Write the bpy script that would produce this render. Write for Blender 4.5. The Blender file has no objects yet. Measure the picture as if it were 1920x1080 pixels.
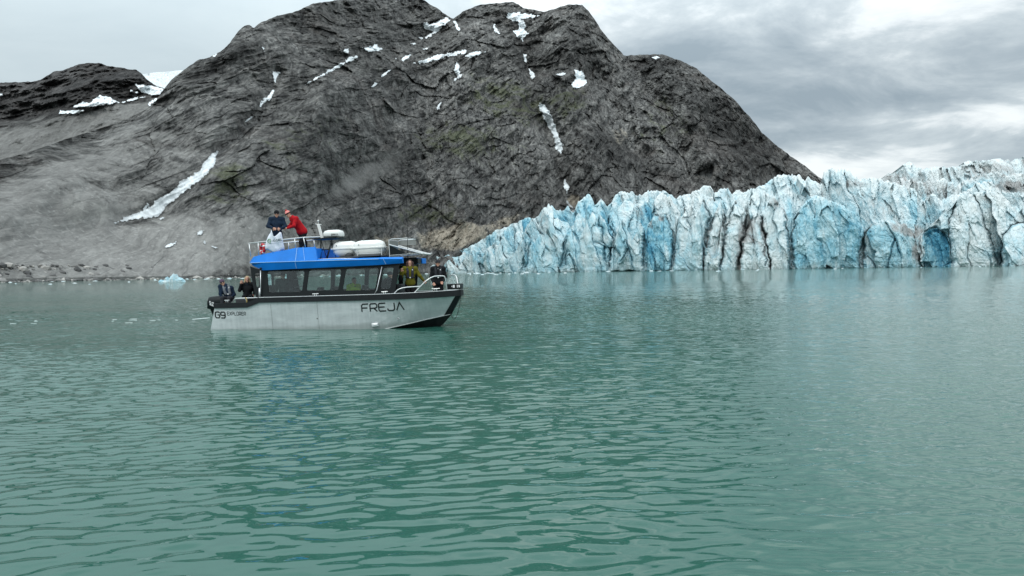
import bpy, math, random
import numpy as np
from mathutils import Vector, Matrix
R_ = math.radians
scene = bpy.context.scene
COL = scene.collection
# ------------------------------------------------------------------ camera
FPX = 1387.0; ROLL = R_(.85); PITCH = math.atan(32 / 1387.0)
F_ = np.array([0, math.cos(PITCH), -math.sin(PITCH)]); R0 = np.array([1., 0, 0]); U0 = np.cross(R0, F_)
RT = R0 * math.cos(ROLL) - U0 * math.sin(ROLL); UP = U0 * math.cos(ROLL) + R0 * math.sin(ROLL)
CAM = np.array([0, 0, 2.0])
cd = bpy.data.cameras.new("camera"); cam = bpy.data.objects.new("camera", cd); COL.objects.link(cam)
cd.sensor_width = 36; cd.lens = FPX / 1920 * 36; cd.clip_start = .1; cd.clip_end = 30000
cam.matrix_world = Matrix(((RT[0], UP[0], -F_[0], CAM[0]), (RT[1], UP[1], -F_[1], CAM[1]), (RT[2], UP[2], -F_[2], CAM[2]), (0, 0, 0, 1)))
scene.camera = cam
scene.render.resolution_x = 1024; scene.render.resolution_y = 576
scene.render.engine = 'CYCLES'
scene.view_settings.view_transform = 'Standard'; scene.view_settings.look = 'None'
scene.view_settings.gamma = 1; scene.view_settings.exposure = 0.06; scene.view_settings.use_curve_mapping = False

# ------------------------------------------------------------------ node helpers
class NT:
    def __init__(s, tree): s.t = tree; s.n = tree.nodes; s.l = tree.links
    def new(s, typ, ins=None, **kw):
        nd = s.n.new(typ)
        for k, v in kw.items(): setattr(nd, k, v)
        if ins:
            for k, v in ins.items():
                if isinstance(v, bpy.types.NodeSocket): s.l.new(v, nd.inputs[k])
                else: nd.inputs[k].default_value = v
        return nd
    def math(s, op, a, b=None, c=None, clamp=False):
        nd = s.n.new('ShaderNodeMath'); nd.operation = op; nd.use_clamp = clamp
        for i, v in enumerate((a, b, c)):
            if v is None: continue
            if isinstance(v, bpy.types.NodeSocket): s.l.new(v, nd.inputs[i])
            else: nd.inputs[i].default_value = v
        return nd.outputs[0]
    def vmath(s, op, a, b=None):
        nd = s.n.new('ShaderNodeVectorMath'); nd.operation = op
        for i, v in enumerate((a, b)):
            if v is None: continue
            if isinstance(v, bpy.types.NodeSocket): s.l.new(v, nd.inputs[i])
            else: nd.inputs[i].default_value = v
        return nd.outputs[0]
    def mix(s, f, a, b, blend='MIX'):
        nd = s.n.new('ShaderNodeMix'); nd.data_type = 'RGBA'; nd.blend_type = blend
        for k, v in ((0, f), (6, a), (7, b)):
            if isinstance(v, bpy.types.NodeSocket): s.l.new(v, nd.inputs[k])
            else: nd.inputs[k].default_value = (v if k == 0 else (*v[:3], 1))
        return nd.outputs[2]
    def noise(s, vec, scale, detail=4, rough=.55, dist=0, dims='3D'):
        nd = s.new('ShaderNodeTexNoise', {'Vector': vec, 'Scale': scale, 'Detail': detail, 'Roughness': rough, 'Distortion': dist}, noise_dimensions=dims)
        return nd.outputs[0]
    def ramp(s, f, stops, interp='LINEAR'):
        nd = s.n.new('ShaderNodeValToRGB'); s.l.new(f, nd.inputs[0]); cr = nd.color_ramp; cr.interpolation = interp
        while len(cr.elements) < len(stops): cr.elements.new(.5)
        for e, (p, c) in zip(cr.elements, stops):
            e.position = p; e.color = (c, c, c, 1) if isinstance(c, (int, float)) else (*c, 1)
        return nd.outputs[0]
    def mapr(s, f, a, b, c, d, smooth=True):
        nd = s.n.new('ShaderNodeMapRange'); s.l.new(f, nd.inputs[0])
        for i, v in enumerate((a, b, c, d)): nd.inputs[i + 1].default_value = v
        nd.interpolation_type = 'SMOOTHSTEP' if smooth else 'LINEAR'
        return nd.outputs[0]
    def mapping(s, vec, loc=(0, 0, 0), rot=(0, 0, 0), scale=(1, 1, 1)):
        return s.new('ShaderNodeMapping', {'Vector': vec, 'Location': loc, 'Rotation': rot, 'Scale': scale}).outputs[0]
def new_mat(name):
    m = bpy.data.materials.new(name); m.use_nodes = True; m.node_tree.nodes.clear()
    nt = NT(m.node_tree)
    out = nt.new('ShaderNodeOutputMaterial'); b = nt.new('ShaderNodeBsdfPrincipled'); nt.l.new(b.outputs[0], out.inputs[0])
    return m, nt, b, out

# ------------------------------------------------------------------ world: overcast sky
w = bpy.data.worlds.new("World"); scene.world = w; w.use_nodes = True; w.node_tree.nodes.clear()
nt = NT(w.node_tree)
SUN_EL, SUN_AZ = R_(48), R_(215)     # azimuth clockwise from +Y
tc = nt.new('ShaderNodeTexCoord').outputs['Generated']
sky = nt.new('ShaderNodeTexSky', sky_type='NISHITA', sun_disc=False, sun_elevation=SUN_EL, sun_rotation=SUN_AZ)
skyc = nt.mix(1.0, sky.outputs[0], (.09, .09, .09), 'MULTIPLY')
sep = nt.new('ShaderNodeSeparateXYZ', {0: tc}); dx, dy, dz = sep.outputs[0], sep.outputs[1], sep.outputs[2]
zz = nt.math('ADD', nt.math('MAXIMUM', dz, 0.0), .22)
cx = nt.math('DIVIDE', dx, zz); cy = nt.math('DIVIDE', dy, zz)
cv = nt.new('ShaderNodeCombineXYZ', {0: cx, 1: cy, 2: 0.0}).outputs[0]
cvs = nt.mapping(cv, loc=(.9, .35, 0), rot=(0, 0, R_(-8)), scale=(.85, 1.0, 1))
n1 = nt.noise(cvs, 1.5, 10, .58, .5)
n2 = nt.noise(nt.mapping(cv, loc=(5, 2, 0), rot=(0, 0, R_(-12)), scale=(.75, 1.0, 1)), 3.2, 9, .62, .6)
nn = nt.math('ADD', nt.math('MULTIPLY', n1, .6), nt.math('MULTIPLY', n2, .40))
def skyblob(a0, e0, sa, se, k, amp):
    da = nt.math('SUBTRACT', az, a0); de = nt.math('SUBTRACT', nt.math('SUBTRACT', el, e0), nt.math('MULTIPLY', da, k))
    q = nt.math('ADD', nt.math('POWER', nt.math('ABSOLUTE', nt.math('DIVIDE', da, sa)), 2.0), nt.math('POWER', nt.math('ABSOLUTE', nt.math('DIVIDE', de, se)), 2.0))
    return nt.math('MULTIPLY', nt.math('EXPONENT', nt.math('MULTIPLY', q, -1.0)), amp)
dyc = nt.math('MAXIMUM', dy, .02); az = nt.math('DIVIDE', dx, dyc); el = nt.math('DIVIDE', dz, dyc)
for q_ in ((.53, .325, .17, .042, .22, .055), (.62, .37, .10, .03, .1, .02), (.22, .30, .20, .09, .1, -.045), (.57, .228, .26, .024, .0, -.055), (.53, .200, .16, .014, .04, .06), (.40, .182, .09, .014, .05, -.04), (.62, .165, .14, .012, .0, -.03), (.45, .145, .12, .018, .0, .04), (.38, .245, .10, .02, .12, .03)):
    nn = nt.math('ADD', nn, skyblob(*q_))
cl_r = nt.ramp(nn, [(.37, (.33, .405, .455)), (.45, (.45, .525, .57)), (.51, (.59, .665, .70)), (.56, (.82, .88, .90)), (.62, (.98, 1.03, 1.03))])
cl_l = nt.ramp(nn, [(.30, (.52, .62, .665)), (.50, (.60, .70, .74)), (.70, (.68, .78, .81))])
side = nt.mapr(az, -.22, .12, 0, 1)
clouds = nt.mix(side, cl_l, cl_r)
low = nt.mapr(dz, .02, .13, 1, 0)
lowr = nt.math('MULTIPLY', low, nt.mapr(az, .2, .42, 0, .55))
clouds = nt.mix(lowr, clouds, (.80, .87, .885))
# overcast: brighter overhead than at the horizon
zen = nt.mapr(dz, .20, .60, 1.0, 2.4)
zc = nt.new('ShaderNodeCombineXYZ', {0: zen, 1: zen, 2: zen}).outputs[0]
clouds = nt.mix(1.0, clouds, zc, 'MULTIPLY')
full = nt.mix(.10, clouds, skyc)
bg = nt.new('ShaderNodeBackground', {'Color': full, 'Strength': 1.0})
wo = nt.new('ShaderNodeOutputWorld'); nt.l.new(bg.outputs[0], wo.inputs[0])
# ------------------------------------------------------------------ sun behind thin cloud
sl = bpy.data.lights.new("sun", 'SUN'); sl.energy = .9; sl.angle = R_(14); sl.color = (1, .96, .9)
so = bpy.data.objects.new("sun", sl); COL.objects.link(so)
sd = Vector((math.sin(SUN_AZ) * math.cos(SUN_EL), math.cos(SUN_AZ) * math.cos(SUN_EL), math.sin(SUN_EL)))
so.rotation_euler = sd.to_track_quat('Z', 'Y').to_euler()

# ------------------------------------------------------------------ numpy helpers
def rays(u, v):
    u = np.asarray(u, float)[..., None]; v = np.asarray(v, float)[..., None]
    return RT * (u - 960) / FPX + UP * (540 - v) / FPX + F_
def at_y(u, v, y):
    """the point seen at photo pixel (u,v) standing y metres ahead"""
    d = rays(u, v); return CAM + d * (np.asarray(y, float) / d[..., 1])[..., None]
def on_water(u, v):
    d = rays(u, v); return CAM + d * (-CAM[2] / d[..., 2])[..., None]
def _h(ix, iy, iz, seed):
    h = (ix.astype(np.int64) * 374761393 + iy.astype(np.int64) * 668265263 + iz.astype(np.int64) * 2147483647 + seed * 1274126177) & 0xffffffff
    h = ((h ^ (h >> 13)) * 1274126177) & 0xffffffff
    h = ((h ^ (h >> 16)) * 2246822519) & 0xffffffff
    return h ^ (h >> 15)
def rnd(ix, iy, seed): return (_h(ix, iy, ix * 0 + 7, seed) & 0xffffff) / float(0xffffff)
_G = np.array([(1,1,0),(-1,1,0),(1,-1,0),(-1,-1,0),(1,0,1),(-1,0,1),(1,0,-1),(-1,0,-1),(0,1,1),(0,-1,1),(0,1,-1),(0,-1,-1),(1,1,0),(-1,1,0),(0,-1,1),(0,-1,-1)], np.float32)
def pn(x, y, z, seed=0):
    x, y, z = np.broadcast_arrays(x, y, z)
    xi, yi, zi = np.floor(x), np.floor(y), np.floor(z)
    fx, fy, fz = (x - xi).astype(np.float32), (y - yi).astype(np.float32), (z - zi).astype(np.float32)
    xi, yi, zi = xi.astype(np.int64), yi.astype(np.int64), zi.astype(np.int64)
    u = fx*fx*fx*(fx*(fx*6-15)+10); v = fy*fy*fy*(fy*(fy*6-15)+10); w_ = fz*fz*fz*(fz*(fz*6-15)+10)
    r = []
    for dz_ in (0, 1):
        for dy_ in (0, 1):
            for dx_ in (0, 1):
                g = _G[_h(xi + dx_, yi + dy_, zi + dz_, seed) & 15]
                r.append(g[..., 0] * (fx - dx_) + g[..., 1] * (fy - dy_) + g[..., 2] * (fz - dz_))
    a = r[0] + u * (r[1] - r[0]); b = r[2] + u * (r[3] - r[2]); c = r[4] + u * (r[5] - r[4]); d = r[6] + u * (r[7] - r[6])
    a = a + v * (b - a); c = c + v * (d - c)
    return a + w_ * (c - a)
def fbm(x, y, z, octv=5, gain=.5, seed=0, ridged=False):
    s = 0; a = 1; f = 1
    for o in range(octv):
        n = pn(x * f, y * f, z * f, seed + o * 17)
        s = s + a * ((1 - 2 * np.abs(n) * 1.4) if ridged else n); a *= gain; f *= 2.03
    return s
def voro(x, y, seed, jit=.9):
    xi, yi = np.floor(x).astype(np.int64), np.floor(y).astype(np.int64)
    f1 = np.full(x.shape, 9.); f2 = f1.copy(); ix = xi.copy(); iy = yi.copy(); px = x * 0.; py = x * 0.
    for a in (-1, 0, 1):
        for b in (-1, 0, 1):
            cx_, cy_ = xi + a, yi + b
            qx = cx_ + .5 + jit * (rnd(cx_, cy_, seed) - .5); qy = cy_ + .5 + jit * (rnd(cx_, cy_, seed + 5) - .5)
            d = np.hypot(x - qx, y - qy)
            m = d < f1
            f2 = np.where(m, f1, np.minimum(f2, d)); f1 = np.where(m, d, f1)
            ix = np.where(m, cx_, ix); iy = np.where(m, cy_, iy); px = np.where(m, qx, px); py = np.where(m, qy, py)
    return f1, f2, ix, iy, px, py
def sm(x, a, b):
    t = np.clip((x - a) / (b - a), 0, 1); return t * t * (3 - 2 * t)
def poly_dist(u, v, pts):
    best = np.full(u.shape, 1e9)
    for (x0, y0), (x1, y1) in zip(pts[:-1], pts[1:]):
        dx_, dy_ = x1 - x0, y1 - y0
        t = np.clip(((u - x0) * dx_ + (v - y0) * dy_) / (dx_ * dx_ + dy_ * dy_ + 1e-9), 0, 1)
        best = np.minimum(best, np.hypot(u - x0 - t * dx_, v - y0 - t * dy_))
    return best
def in_poly(u, v, pts):
    c = np.zeros(u.shape, bool); n = len(pts)
    for i in range(n):
        x0, y0 = pts[i]; x1, y1 = pts[i - 1]
        k = ((y0 > v) != (y1 > v)) & (u < (x1 - x0) * (v - y0) / ((y1 - y0) + 1e-9) + x0)
        c ^= k
    return c
def grid_mesh(name, P, mats, attrs=None, keep=None, smooth=False):
    n, m = P.shape[:2]
    idx = np.arange(n * m).reshape(n, m)
    q = np.stack([idx[:-1, :-1], idx[:-1, 1:], idx[1:, 1:], idx[1:, :-1]], -1).reshape(-1, 4)
    V = P.reshape(-1, 3)
    if keep is not None:
        q = q[keep.reshape(-1)]
        used = np.unique(q); rem = np.full(n * m, -1); rem[used] = np.arange(len(used)); q = rem[q]; V = V[used]
        if attrs: attrs = {k: a.reshape(-1)[used] for k, a in attrs.items()}
    me = bpy.data.meshes.new(name)
    me.vertices.add(len(V)); me.vertices.foreach_set('co', V.astype(np.float32).ravel())
    me.loops.add(len(q) * 4); me.loops.foreach_set('vertex_index', q.astype(np.int32).ravel())
    me.polygons.add(len(q)); me.polygons.foreach_set('loop_start', np.arange(0, len(q) * 4, 4, dtype=np.int32))
    me.polygons.foreach_set('loop_total', np.full(len(q), 4, np.int32))
    me.polygons.foreach_set('use_smooth', np.full(len(q), smooth, bool))
    if attrs:
        for k, a in attrs.items():
            at = me.attributes.new(k, 'FLOAT', 'POINT'); at.data.foreach_set('value', np.asarray(a, np.float32).ravel())
    me.update(); me.validate()
    me.materials.append(mats)
    o = bpy.data.objects.new(name, me); COL.objects.link(o)
    return o
def tag(o, label=None, cat=None, group=None, kind=None):
    if label: o['label'] = label
    if cat: o['category'] = cat
    if group: o['group'] = group
    if kind: o['kind'] = kind
    return o
# ================================================================== WATER
wm, nt, b, out = new_mat('fjord_water')
geo = nt.new('ShaderNodeNewGeometry').outputs['Position']
def wave_group():
    g = bpy.data.node_groups.new('ripple_height', 'ShaderNodeTree')
    g.interface.new_socket('P', in_out='INPUT', socket_type='NodeSocketVector'); g.interface.new_socket('H', in_out='OUTPUT', socket_type='NodeSocketFloat')
    t = NT(g); gi = t.new('NodeGroupInput').outputs[0]; go = t.new('NodeGroupOutput')
    r = t.new('ShaderNodeVectorMath', {0: gi}, operation='LENGTH').outputs['Value']
    h3 = t.noise(t.mapping(gi, rot=(0, 0, R_(-14)), scale=(7.0, 12.0, 1)), 1.0, 2, .5, .3)
    h2 = t.noise(t.mapping(gi, rot=(0, 0, R_(9)), scale=(1.6, 4.0, 1)), 1.0, 2, .5, .6)
    pt = t.mapr(t.noise(t.mapping(gi, rot=(0, 0, R_(-20)), scale=(.05, .09, 1)), 1.0, 3, .5), .40, .60, .3, 1)
    H = t.math('MULTIPLY', t.math('MULTIPLY', h3, pt), t.mapr(r, 8, 40, .004, .016))
    H = t.math('ADD', H, t.math('MULTIPLY', t.math('MULTIPLY', h2, t.mapr(r, 50, 120, 0, 1)), .05))
    t.l.new(H, go.inputs[0]); return g
wg = wave_group()
def Hs(off):
    nd = nt.n.new('ShaderNodeGroup'); nd.node_tree = wg
    nt.l.new(nt.vmath('ADD', geo, off), nd.inputs[0]); return nd.outputs[0]
e = .012
h0, hx, hy = Hs((0, 0, 0)), Hs((e, 0, 0)), Hs((0, e, 0))
gx = nt.math('MULTIPLY', nt.math('SUBTRACT', h0, hx), 1 / e); gy = nt.math('MULTIPLY', nt.math('SUBTRACT', h0, hy), 1 / e)
Ng = nt.new('ShaderNodeNewGeometry').outputs['Normal']
nv = nt.vmath('NORMALIZE', nt.vmath('ADD', Ng, nt.new('ShaderNodeCombineXYZ', {0: gx, 1: gy, 2: 0.0}).outputs[0]))
tur = nt.noise(nt.mapping(geo, scale=(.02, .05, 1)), 1.0, 4, .5)
basec = nt.mix(nt.mapr(tur, .35, .65, 0, 1), (.022, .098, .074), (.030, .120, .092))
for k, v in {'Base Color': basec, 'Roughness': .04, 'IOR': 1.333, 'Normal': nv}.items():
    if isinstance(v, bpy.types.NodeSocket): nt.l.new(v, b.inputs[k])
    else: b.inputs[k].default_value = v
yr = [-200, -60, -20, -3]; y_ = 0.
while y_ < 130: yr.append(y_); y_ += max(.03, .002 * y_) if y_ > 3 else .5
ys = np.array(yr + [150, 200, 300, 500, 900, 1600, 3000, 9000.])
tau = np.concatenate([[-40, -8, -2.5, -1.2], np.arange(-.8, .8001, .003), [1.2, 2.5, 8, 40]])
TT, YY = np.meshgrid(tau, ys); XX = TT * (np.abs(YY + 4) + .5)
rr = np.hypot(XX - .6, YY + 5.5); aa = np.arctan2(XX - .6, YY + 5.5)
fade = sm(YY, 2, 4) * sm(-YY, -128, -80) * (np.abs(TT) < .85)
wx_ = .30 * pn(XX * .5, YY * .5, 0 * XX, 91); wy_ = .22 * pn(XX * .6 + 9, YY * .6, 0 * XX, 92)
ca, sa_ = math.cos(R_(11)), math.sin(R_(11)); xr = (XX * ca + YY * sa_) + wx_; yr_ = (-XX * sa_ + YY * ca) + wy_
gust = .55 + .75 * sm(pn(XX * .045, YY * .07, 0 * XX, 95), -.25, .35)
ZW = .010 * pn(XX * .45, YY * .95, 0 * XX, 96) + .0135 * pn(XX * 1.3 + wx_, YY * 3.1 + wy_, 0 * XX, 101) + .0118 * pn(aa * 36 + wx_ * 2, rr * 6.8 + wy_ * 3, 0 * XX, 97) * (.7 + .3 * gust) + .0112 * pn(xr * 3.6, yr_ * 8.6, 0 * XX, 98) * gust * sm(-YY, -95, -50) + .0036 * pn((XX * ca - YY * sa_) * 6 + wx_, YY * 13.0 + wy_ * 3, 0 * XX, 99) * gust * sm(-YY, -60, -30)
WP = np.stack([XX, YY, ZW * fade], -1)
tag(grid_mesh('fjord_water', WP, wm, smooth=True), kind='structure')

# ================================================================== ROCK MATERIAL
def attr(nt, n): return nt.new('ShaderNodeAttribute', attribute_name=n).outputs['Fac']
def rock_mat(name, lo, hi, scale=1.0):
    m, nt, b, out = new_mat(name)
    P = nt.new('ShaderNodeNewGeometry').outputs['Position']
    P = nt.vmath('SCALE', P); P.node.inputs['Scale'].default_value = scale
    nt.l.new(nt.new('ShaderNodeNewGeometry').outputs['Position'], P.node.inputs[0])
    warp = nt.new('ShaderNodeTexNoise', {'Vector': P, 'Scale': .012, 'Detail': 3.0}).outputs[1]
    Pw = nt.vmath('ADD', P, nt.vmath('MULTIPLY', nt.vmath('SUBTRACT', warp, (.5, .5, .5)), (40, 40, 40)))
    st = nt.mapping(Pw, rot=(0, R_(38), 0), scale=(1.0, .13, .24))      # strata and run-off streaks down the flank
    a1 = nt.noise(st, .16, 10, .72, .2)
    a2 = nt.noise(Pw, .05, 9, .68, .4)
    a3 = nt.noise(nt.mapping(P, rot=(0, R_(-20), 0), scale=(1, .4, .5)), .36, 6, .75)
    big = nt.noise(P, .006, 4, .55)
    vor = nt.new('ShaderNodeTexVoronoi', {'Vector': nt.mapping(Pw, rot=(0, R_(30), 0), scale=(1, .2, .3)), 'Scale': .10}, feature='DISTANCE_TO_EDGE').outputs[0]
    crack = nt.mapr(vor, 0, .10, 0, 1)
    s = nt.math('ADD', nt.math('MULTIPLY', a1, .36), nt.math('ADD', nt.math('MULTIPLY', a2, .30), nt.math('MULTIPLY', a3, .34)))
    t_ = nt.mapr(s, .40, .605, 0, 1, False)
    rock = nt.mix(nt.math('POWER', t_, 1.5), lo, hi)
    rock = nt.mix(nt.math('MULTIPLY', nt.math('SUBTRACT', 1.0, crack), .45), rock, tuple(c * .35 for c in lo))
    red = nt.mapr(nt.noise(P, .014, 4, .6), .52, .68, 0, .38)
    rock = nt.mix(red, rock, nt.mix(t_, (.036, .031, .029), (.19, .165, .152)))
    tal = attr(nt, 'talus'); veg = attr(nt, 'veg'); tan = attr(nt, 'tan'); drk = attr(nt, 'dark')
    ed = nt.math('SUBTRACT', a2, .5)
    talm = nt.math('MULTIPLY', nt.mapr(nt.math('ADD', tal, nt.math('MULTIPLY', ed, 1.6)), .3, .7, 0, 1), .92)
    tn = nt.mapr(nt.math('ADD', nt.math('MULTIPLY', a1, .5), nt.math('MULTIPLY', a3, .5)), .36, .64, 0, 1, False)
    talc = nt.mix(tn, (.135, .132, .127), (.285, .28, .267))
    stones = nt.new('ShaderNodeTexVoronoi', {'Vector': P, 'Scale': .55}).outputs['Color']
    stn = nt.mapr(nt.new('ShaderNodeSeparateColor', {0: stones}).outputs[0], .86, 1, 0, .5)
    talc = nt.mix(stn, talc, (.34, .335, .32))
    vegm = nt.mapr(nt.math('ADD', veg, nt.math('MULTIPLY', ed, 2.2)), .35, .75, 0, .85)
    vegc = nt.mix(t_, (.024, .030, .015), (.130, .140, .085))
    tanm = nt.mapr(nt.math('ADD', tan, nt.math('MULTIPLY', ed, 1.4)), .35, .7, 0, .9)
    tanc = nt.mix(t_, (.12, .105, .085), (.60, .53, .43))
    c = nt.mix(vegm, rock, vegc); c = nt.mix(talm, c, talc); c = nt.mix(tanm, c, tanc)
    dm = nt.math('SUBTRACT', 1.0, nt.math('MULTIPLY', drk, .72))
    bgm = nt.math('MULTIPLY', dm, nt.mapr(big, .35, .65, .6, 1.25, False))
    c = nt.mix(1.0, c, nt.new('ShaderNodeCombineXYZ', {0: bgm, 1: bgm, 2: bgm}).outputs[0], 'MULTIPLY')
    nt.l.new(c, b.inputs['Base Color']); b.inputs['Roughness'].default_value = .95
    b.inputs['Specular IOR Level'].default_value = .15
    bh = nt.math('ADD', nt.math('MULTIPLY', a1, 1.0), nt.math('ADD', nt.math('MULTIPLY', a3, .5), nt.math('MULTIPLY', crack, .25)))
    bh = nt.math('MULTIPLY', bh, nt.math('SUBTRACT', 1.0, nt.math('MULTIPLY', talm, .6)))
    bp = nt.new('ShaderNodeBump', {'Height': bh, 'Distance': 2.6 / scale, 'Strength': 1.0}); nt.l.new(bp.outputs[0], b.inputs['Normal'])
    return m
M_rock = rock_mat('mountain_rock', (.036, .036, .036), (.325, .318, .303))
M_rock2 = rock_mat('far_rock', (.036, .035, .035), (.20, .19, .185), .5)
sm_, nt, b, out = new_mat('snow')
P = nt.new('ShaderNodeNewGeometry').outputs['Position']
gr = nt.math('ADD', nt.math('MULTIPLY', nt.noise(nt.mapping(P, rot=(0, R_(35), 0), scale=(1, 1, .3)), .12, 6, .6), .6), nt.math('MULTIPLY', attr(nt, 'grime'), .4))
nt.l.new(nt.mix(nt.mapr(gr, .32, .62, 0, 1), (.86, .90, .92), (.38, .40, .41)), b.inputs['Base Color']); b.inputs['Roughness'].default_value = .8
nt.l.new(nt.new('ShaderNodeBump', {'Height': nt.noise(P, .3, 5, .6), 'Distance': 2.0, 'Strength': .5}).outputs[0], b.inputs['Normal'])
M_snow = sm_

# ================================================================== MAIN MOUNTAIN
def tile(n): return n
SKY_M = [(-700,420),(-400,370),(-200,335),(0,300),(60,283),(120,262),(190,240),(240,222),(275,205),(292,190),(305,170),(320,150),(340,135),(353,125),(370,113),(393,107),(412,98),(430,82),(445,60),(457,48),(468,47),(475,54),(490,40),(505,36),(520,29),(535,27),(552,22),(567,16),(585,8),(600,4),(617,3),(640,-1),(690,-2),(740,-4),(775,-3),(792,-2),(815,13),(835,27),(850,35),(868,22),(890,12),(905,8),(930,6),(945,5),(960,3),(972,8),(983,15),(1000,19),(1020,22),(1035,18),(1050,12),(1065,9),(1077,8),(1092,11),(1102,18),(1115,35),(1126,55),(1140,72),(1155,88),(1170,104),(1200,103),(1225,101),(1250,104),(1272,112),(1290,120),(1305,128),(1320,140),(1350,164),(1380,190),(1405,218),(1430,250),(1455,272),(1480,290),(1510,312),(1540,335),(1575,362),(1640,410),(1760,470)]
SHORE = [(-700,250),(-200,320),(0,365),(400,490),(600,590),(800,820),(1100,900),(1800,1100)]
FEAT = [  # polyline in photo pixels, half width, amplitude (+ gully, - spur)
 ([(1022,60),(985,100),(1000,190),(1045,285),(1065,370),(1080,420)], 17, .035),
 ([(850,35),(780,75),(700,100),(600,150),(520,200),(480,240),(400,290),(300,400),(230,415)], 20, .022),
 ([(520,130),(490,210),(410,290)], 14, .02),
 ([(1077,8),(1060,150),(1110,300),(1150,360)], 48, -.035),
 ([(700,0),(640,120),(560,300),(480,420)], 60, -.03),
 ([(940,8),(880,150),(850,300),(870,400)], 55, -.035),
 ([(1230,105),(1300,250),(1400,340)], 40, -.025),
 ([(1170,105),(1250,200),(1300,330)], 22, .03),
 ([(830,110),(760,200),(690,300),(600,380)], 25, .02),
 ([(470,50),(350,180),(200,300),(0,400)], 45, -.03),
 ([(300,190),(150,280),(0,330),(-200,380)], 25, .02),
 ([(250,330),(150,400),(0,440)], 30, -.012),
 ([(1120,140),(1180,250),(1220,340)], 20, .02)]
def blob(u, v, L):
    s = np.zeros(u.shape)
    for (cu, cv_, ru, rv, an, val) in L:
        a = math.radians(an); x = (u - cu) * math.cos(a) + (v - cv_) * math.sin(a); y = -(u - cu) * math.sin(a) + (v - cv_) * math.cos(a)
        s = np.maximum(s, val * np.exp(-((x / ru) ** 2 + (y / rv) ** 2) ** 1.3)) if val > 0 else s
    return s
def horizon(u): return 508 - (np.asarray(u, float) - 960) * math.tan(ROLL)
us = np.arange(-700, 1760, 2.0); NT_ = 300
ts = np.linspace(0, 1, NT_)
U, T = np.meshgrid(us, ts)
sk = np.array(SKY_M, float); sh = np.array(SHORE, float)
vtop = np.interp(U, sk[:, 0], sk[:, 1])
lvl = np.where(U < 300, .35, 1.0)
vtop = vtop + lvl * (2.2 * fbm(U / 22., 0 * U, 0 * U, 4, .6, 3))
Ysh = np.interp(U, sh[:, 0], sh[:, 1])
vbot = horizon(U) + CAM[2] * 1387 / Ysh + 3
V = vbot + (vtop - vbot) * T ** .93
tane = np.maximum((horizon(U) - V) / FPX, 0)
# slope grows from scree (bottom) to cliffs (top)
leftness = sm(-U, -560, -200)
slope = .86 - .22 * leftness + .08 * fbm(U / 260., V / 260., 0 * U, 3, .5, 9)
slope = slope - .13 * np.exp(-((V - 470) / 70.) ** 2) * leftness
slope = np.maximum(slope, tane + .16)
Y = slope * Ysh / (slope - tane)
Pm = at_y(U, V, Y)
X3, Y3, Z3 = Pm[..., 0], Pm[..., 1], Pm[..., 2]
d = np.zeros(U.shape)
for pts, hw, amp in FEAT:
    wob = 6 * pn(U / 30., V / 30., 0 * U, 41)
    d += amp * np.exp(-((poly_dist(U, V, pts) + wob) / hw) ** 2)
talus = blob(U, V, [(300,470,340,75,-6,1),(60,420,280,95,-12,.95),(120,330,300,50,-20,.75),(480,440,90,40,-8,.9),(690,325,110,26,-28,.75),(330,300,110,60,-45,.5),(0,500,400,60,0,.9),(620,470,120,30,0,.75),(230,250,120,14,-20,.6)])
tanA = blob(U, V, [(850,445,85,26,-8,.95),(940,420,60,16,-25,.6),(740,455,60,22,0,.6),(640,500,120,9,-2,.35),(1165,255,22,22,50,.5),(1075,375,14,16,60,.8)])
veg = blob(U, V, [(960,190,110,50,15,.6),(870,265,120,50,0,.55),(160,395,60,22,0,.9),(800,400,70,30,0,.6),(560,260,120,60,-30,.35),(1060,190,50,40,0,.6),(310,420,50,20,0,.4),(430,350,60,50,-40,.6),(1250,230,80,60,30,.4),(700,130,60,20,-20,.3)])
dark = blob(U, V, [(1380,255,150,42,46,.8),(1270,160,90,26,25,.5),(1090,70,30,60,-10,.45),(1180,300,90,30,20,.35),(760,290,90,40,-40,.4),(560,170,60,90,20,.35),(960,330,90,60,10,.35),(1120,50,14,60,-20,.3),(420,115,90,14,-32,.8),(940,110,120,30,5,.5),(1080,110,60,14,5,.6),(590,90,160,30,-20,.35),(640,230,80,40,-40,.4),(1230,120,60,22,5,.8),(980,400,140,60,-20,.4),(430,60,40,14,-40,.6)])
rug = (1 - .85 * sm(talus, .25, .7))
rel = fbm(X3 / 210., Y3 / 210., Z3 / 260., 4, .5, 5, True) * .55 + fbm((X3 - .75 * Z3) / 38., Y3 / 240., (Z3 + .4 * X3) / 150., 5, .56, 11, True) * .22
fine = fbm((X3 - .6 * Z3) / 11., Y3 / 40., Z3 / 34., 3, .6, 31, True)
edge = sm(T, 0, .05)
def facets(x_, y_, cw, ch, seed, amp):      # rock broken into tilted slabs with sharp joints
    a_, b_, ix_, jy_, px_, py_ = voro(x_ / cw, y_ / ch, seed)
    return amp * ((rnd(ix_, jy_, seed + 1) - .5) * .9 + (rnd(ix_, jy_, seed + 2) - .5) * 1.9 * (x_ / cw - px_) + (rnd(ix_, jy_, seed + 3) - .5) * 1.9 * (y_ / ch - py_) + .18 * np.exp(-((b_ - a_) / .06) ** 2))
fx = X3 - .55 * Z3 + 14 * pn(X3 / 40., Z3 / 40., 0 * X3, 61) + 4 * pn(X3 / 12., Z3 / 12., 0 * X3, 62); fz = Z3 + .35 * X3 + 12 * pn(X3 / 45., Z3 / 35., 0 * X3, 63)
fac = facets(fx, fz, 44., 62., 64, 9.5) + facets(fx, fz, 16., 24., 65, 5.5) + facets(fx + .5 * fz, fz, 7., 9., 66, 2.0)
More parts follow.
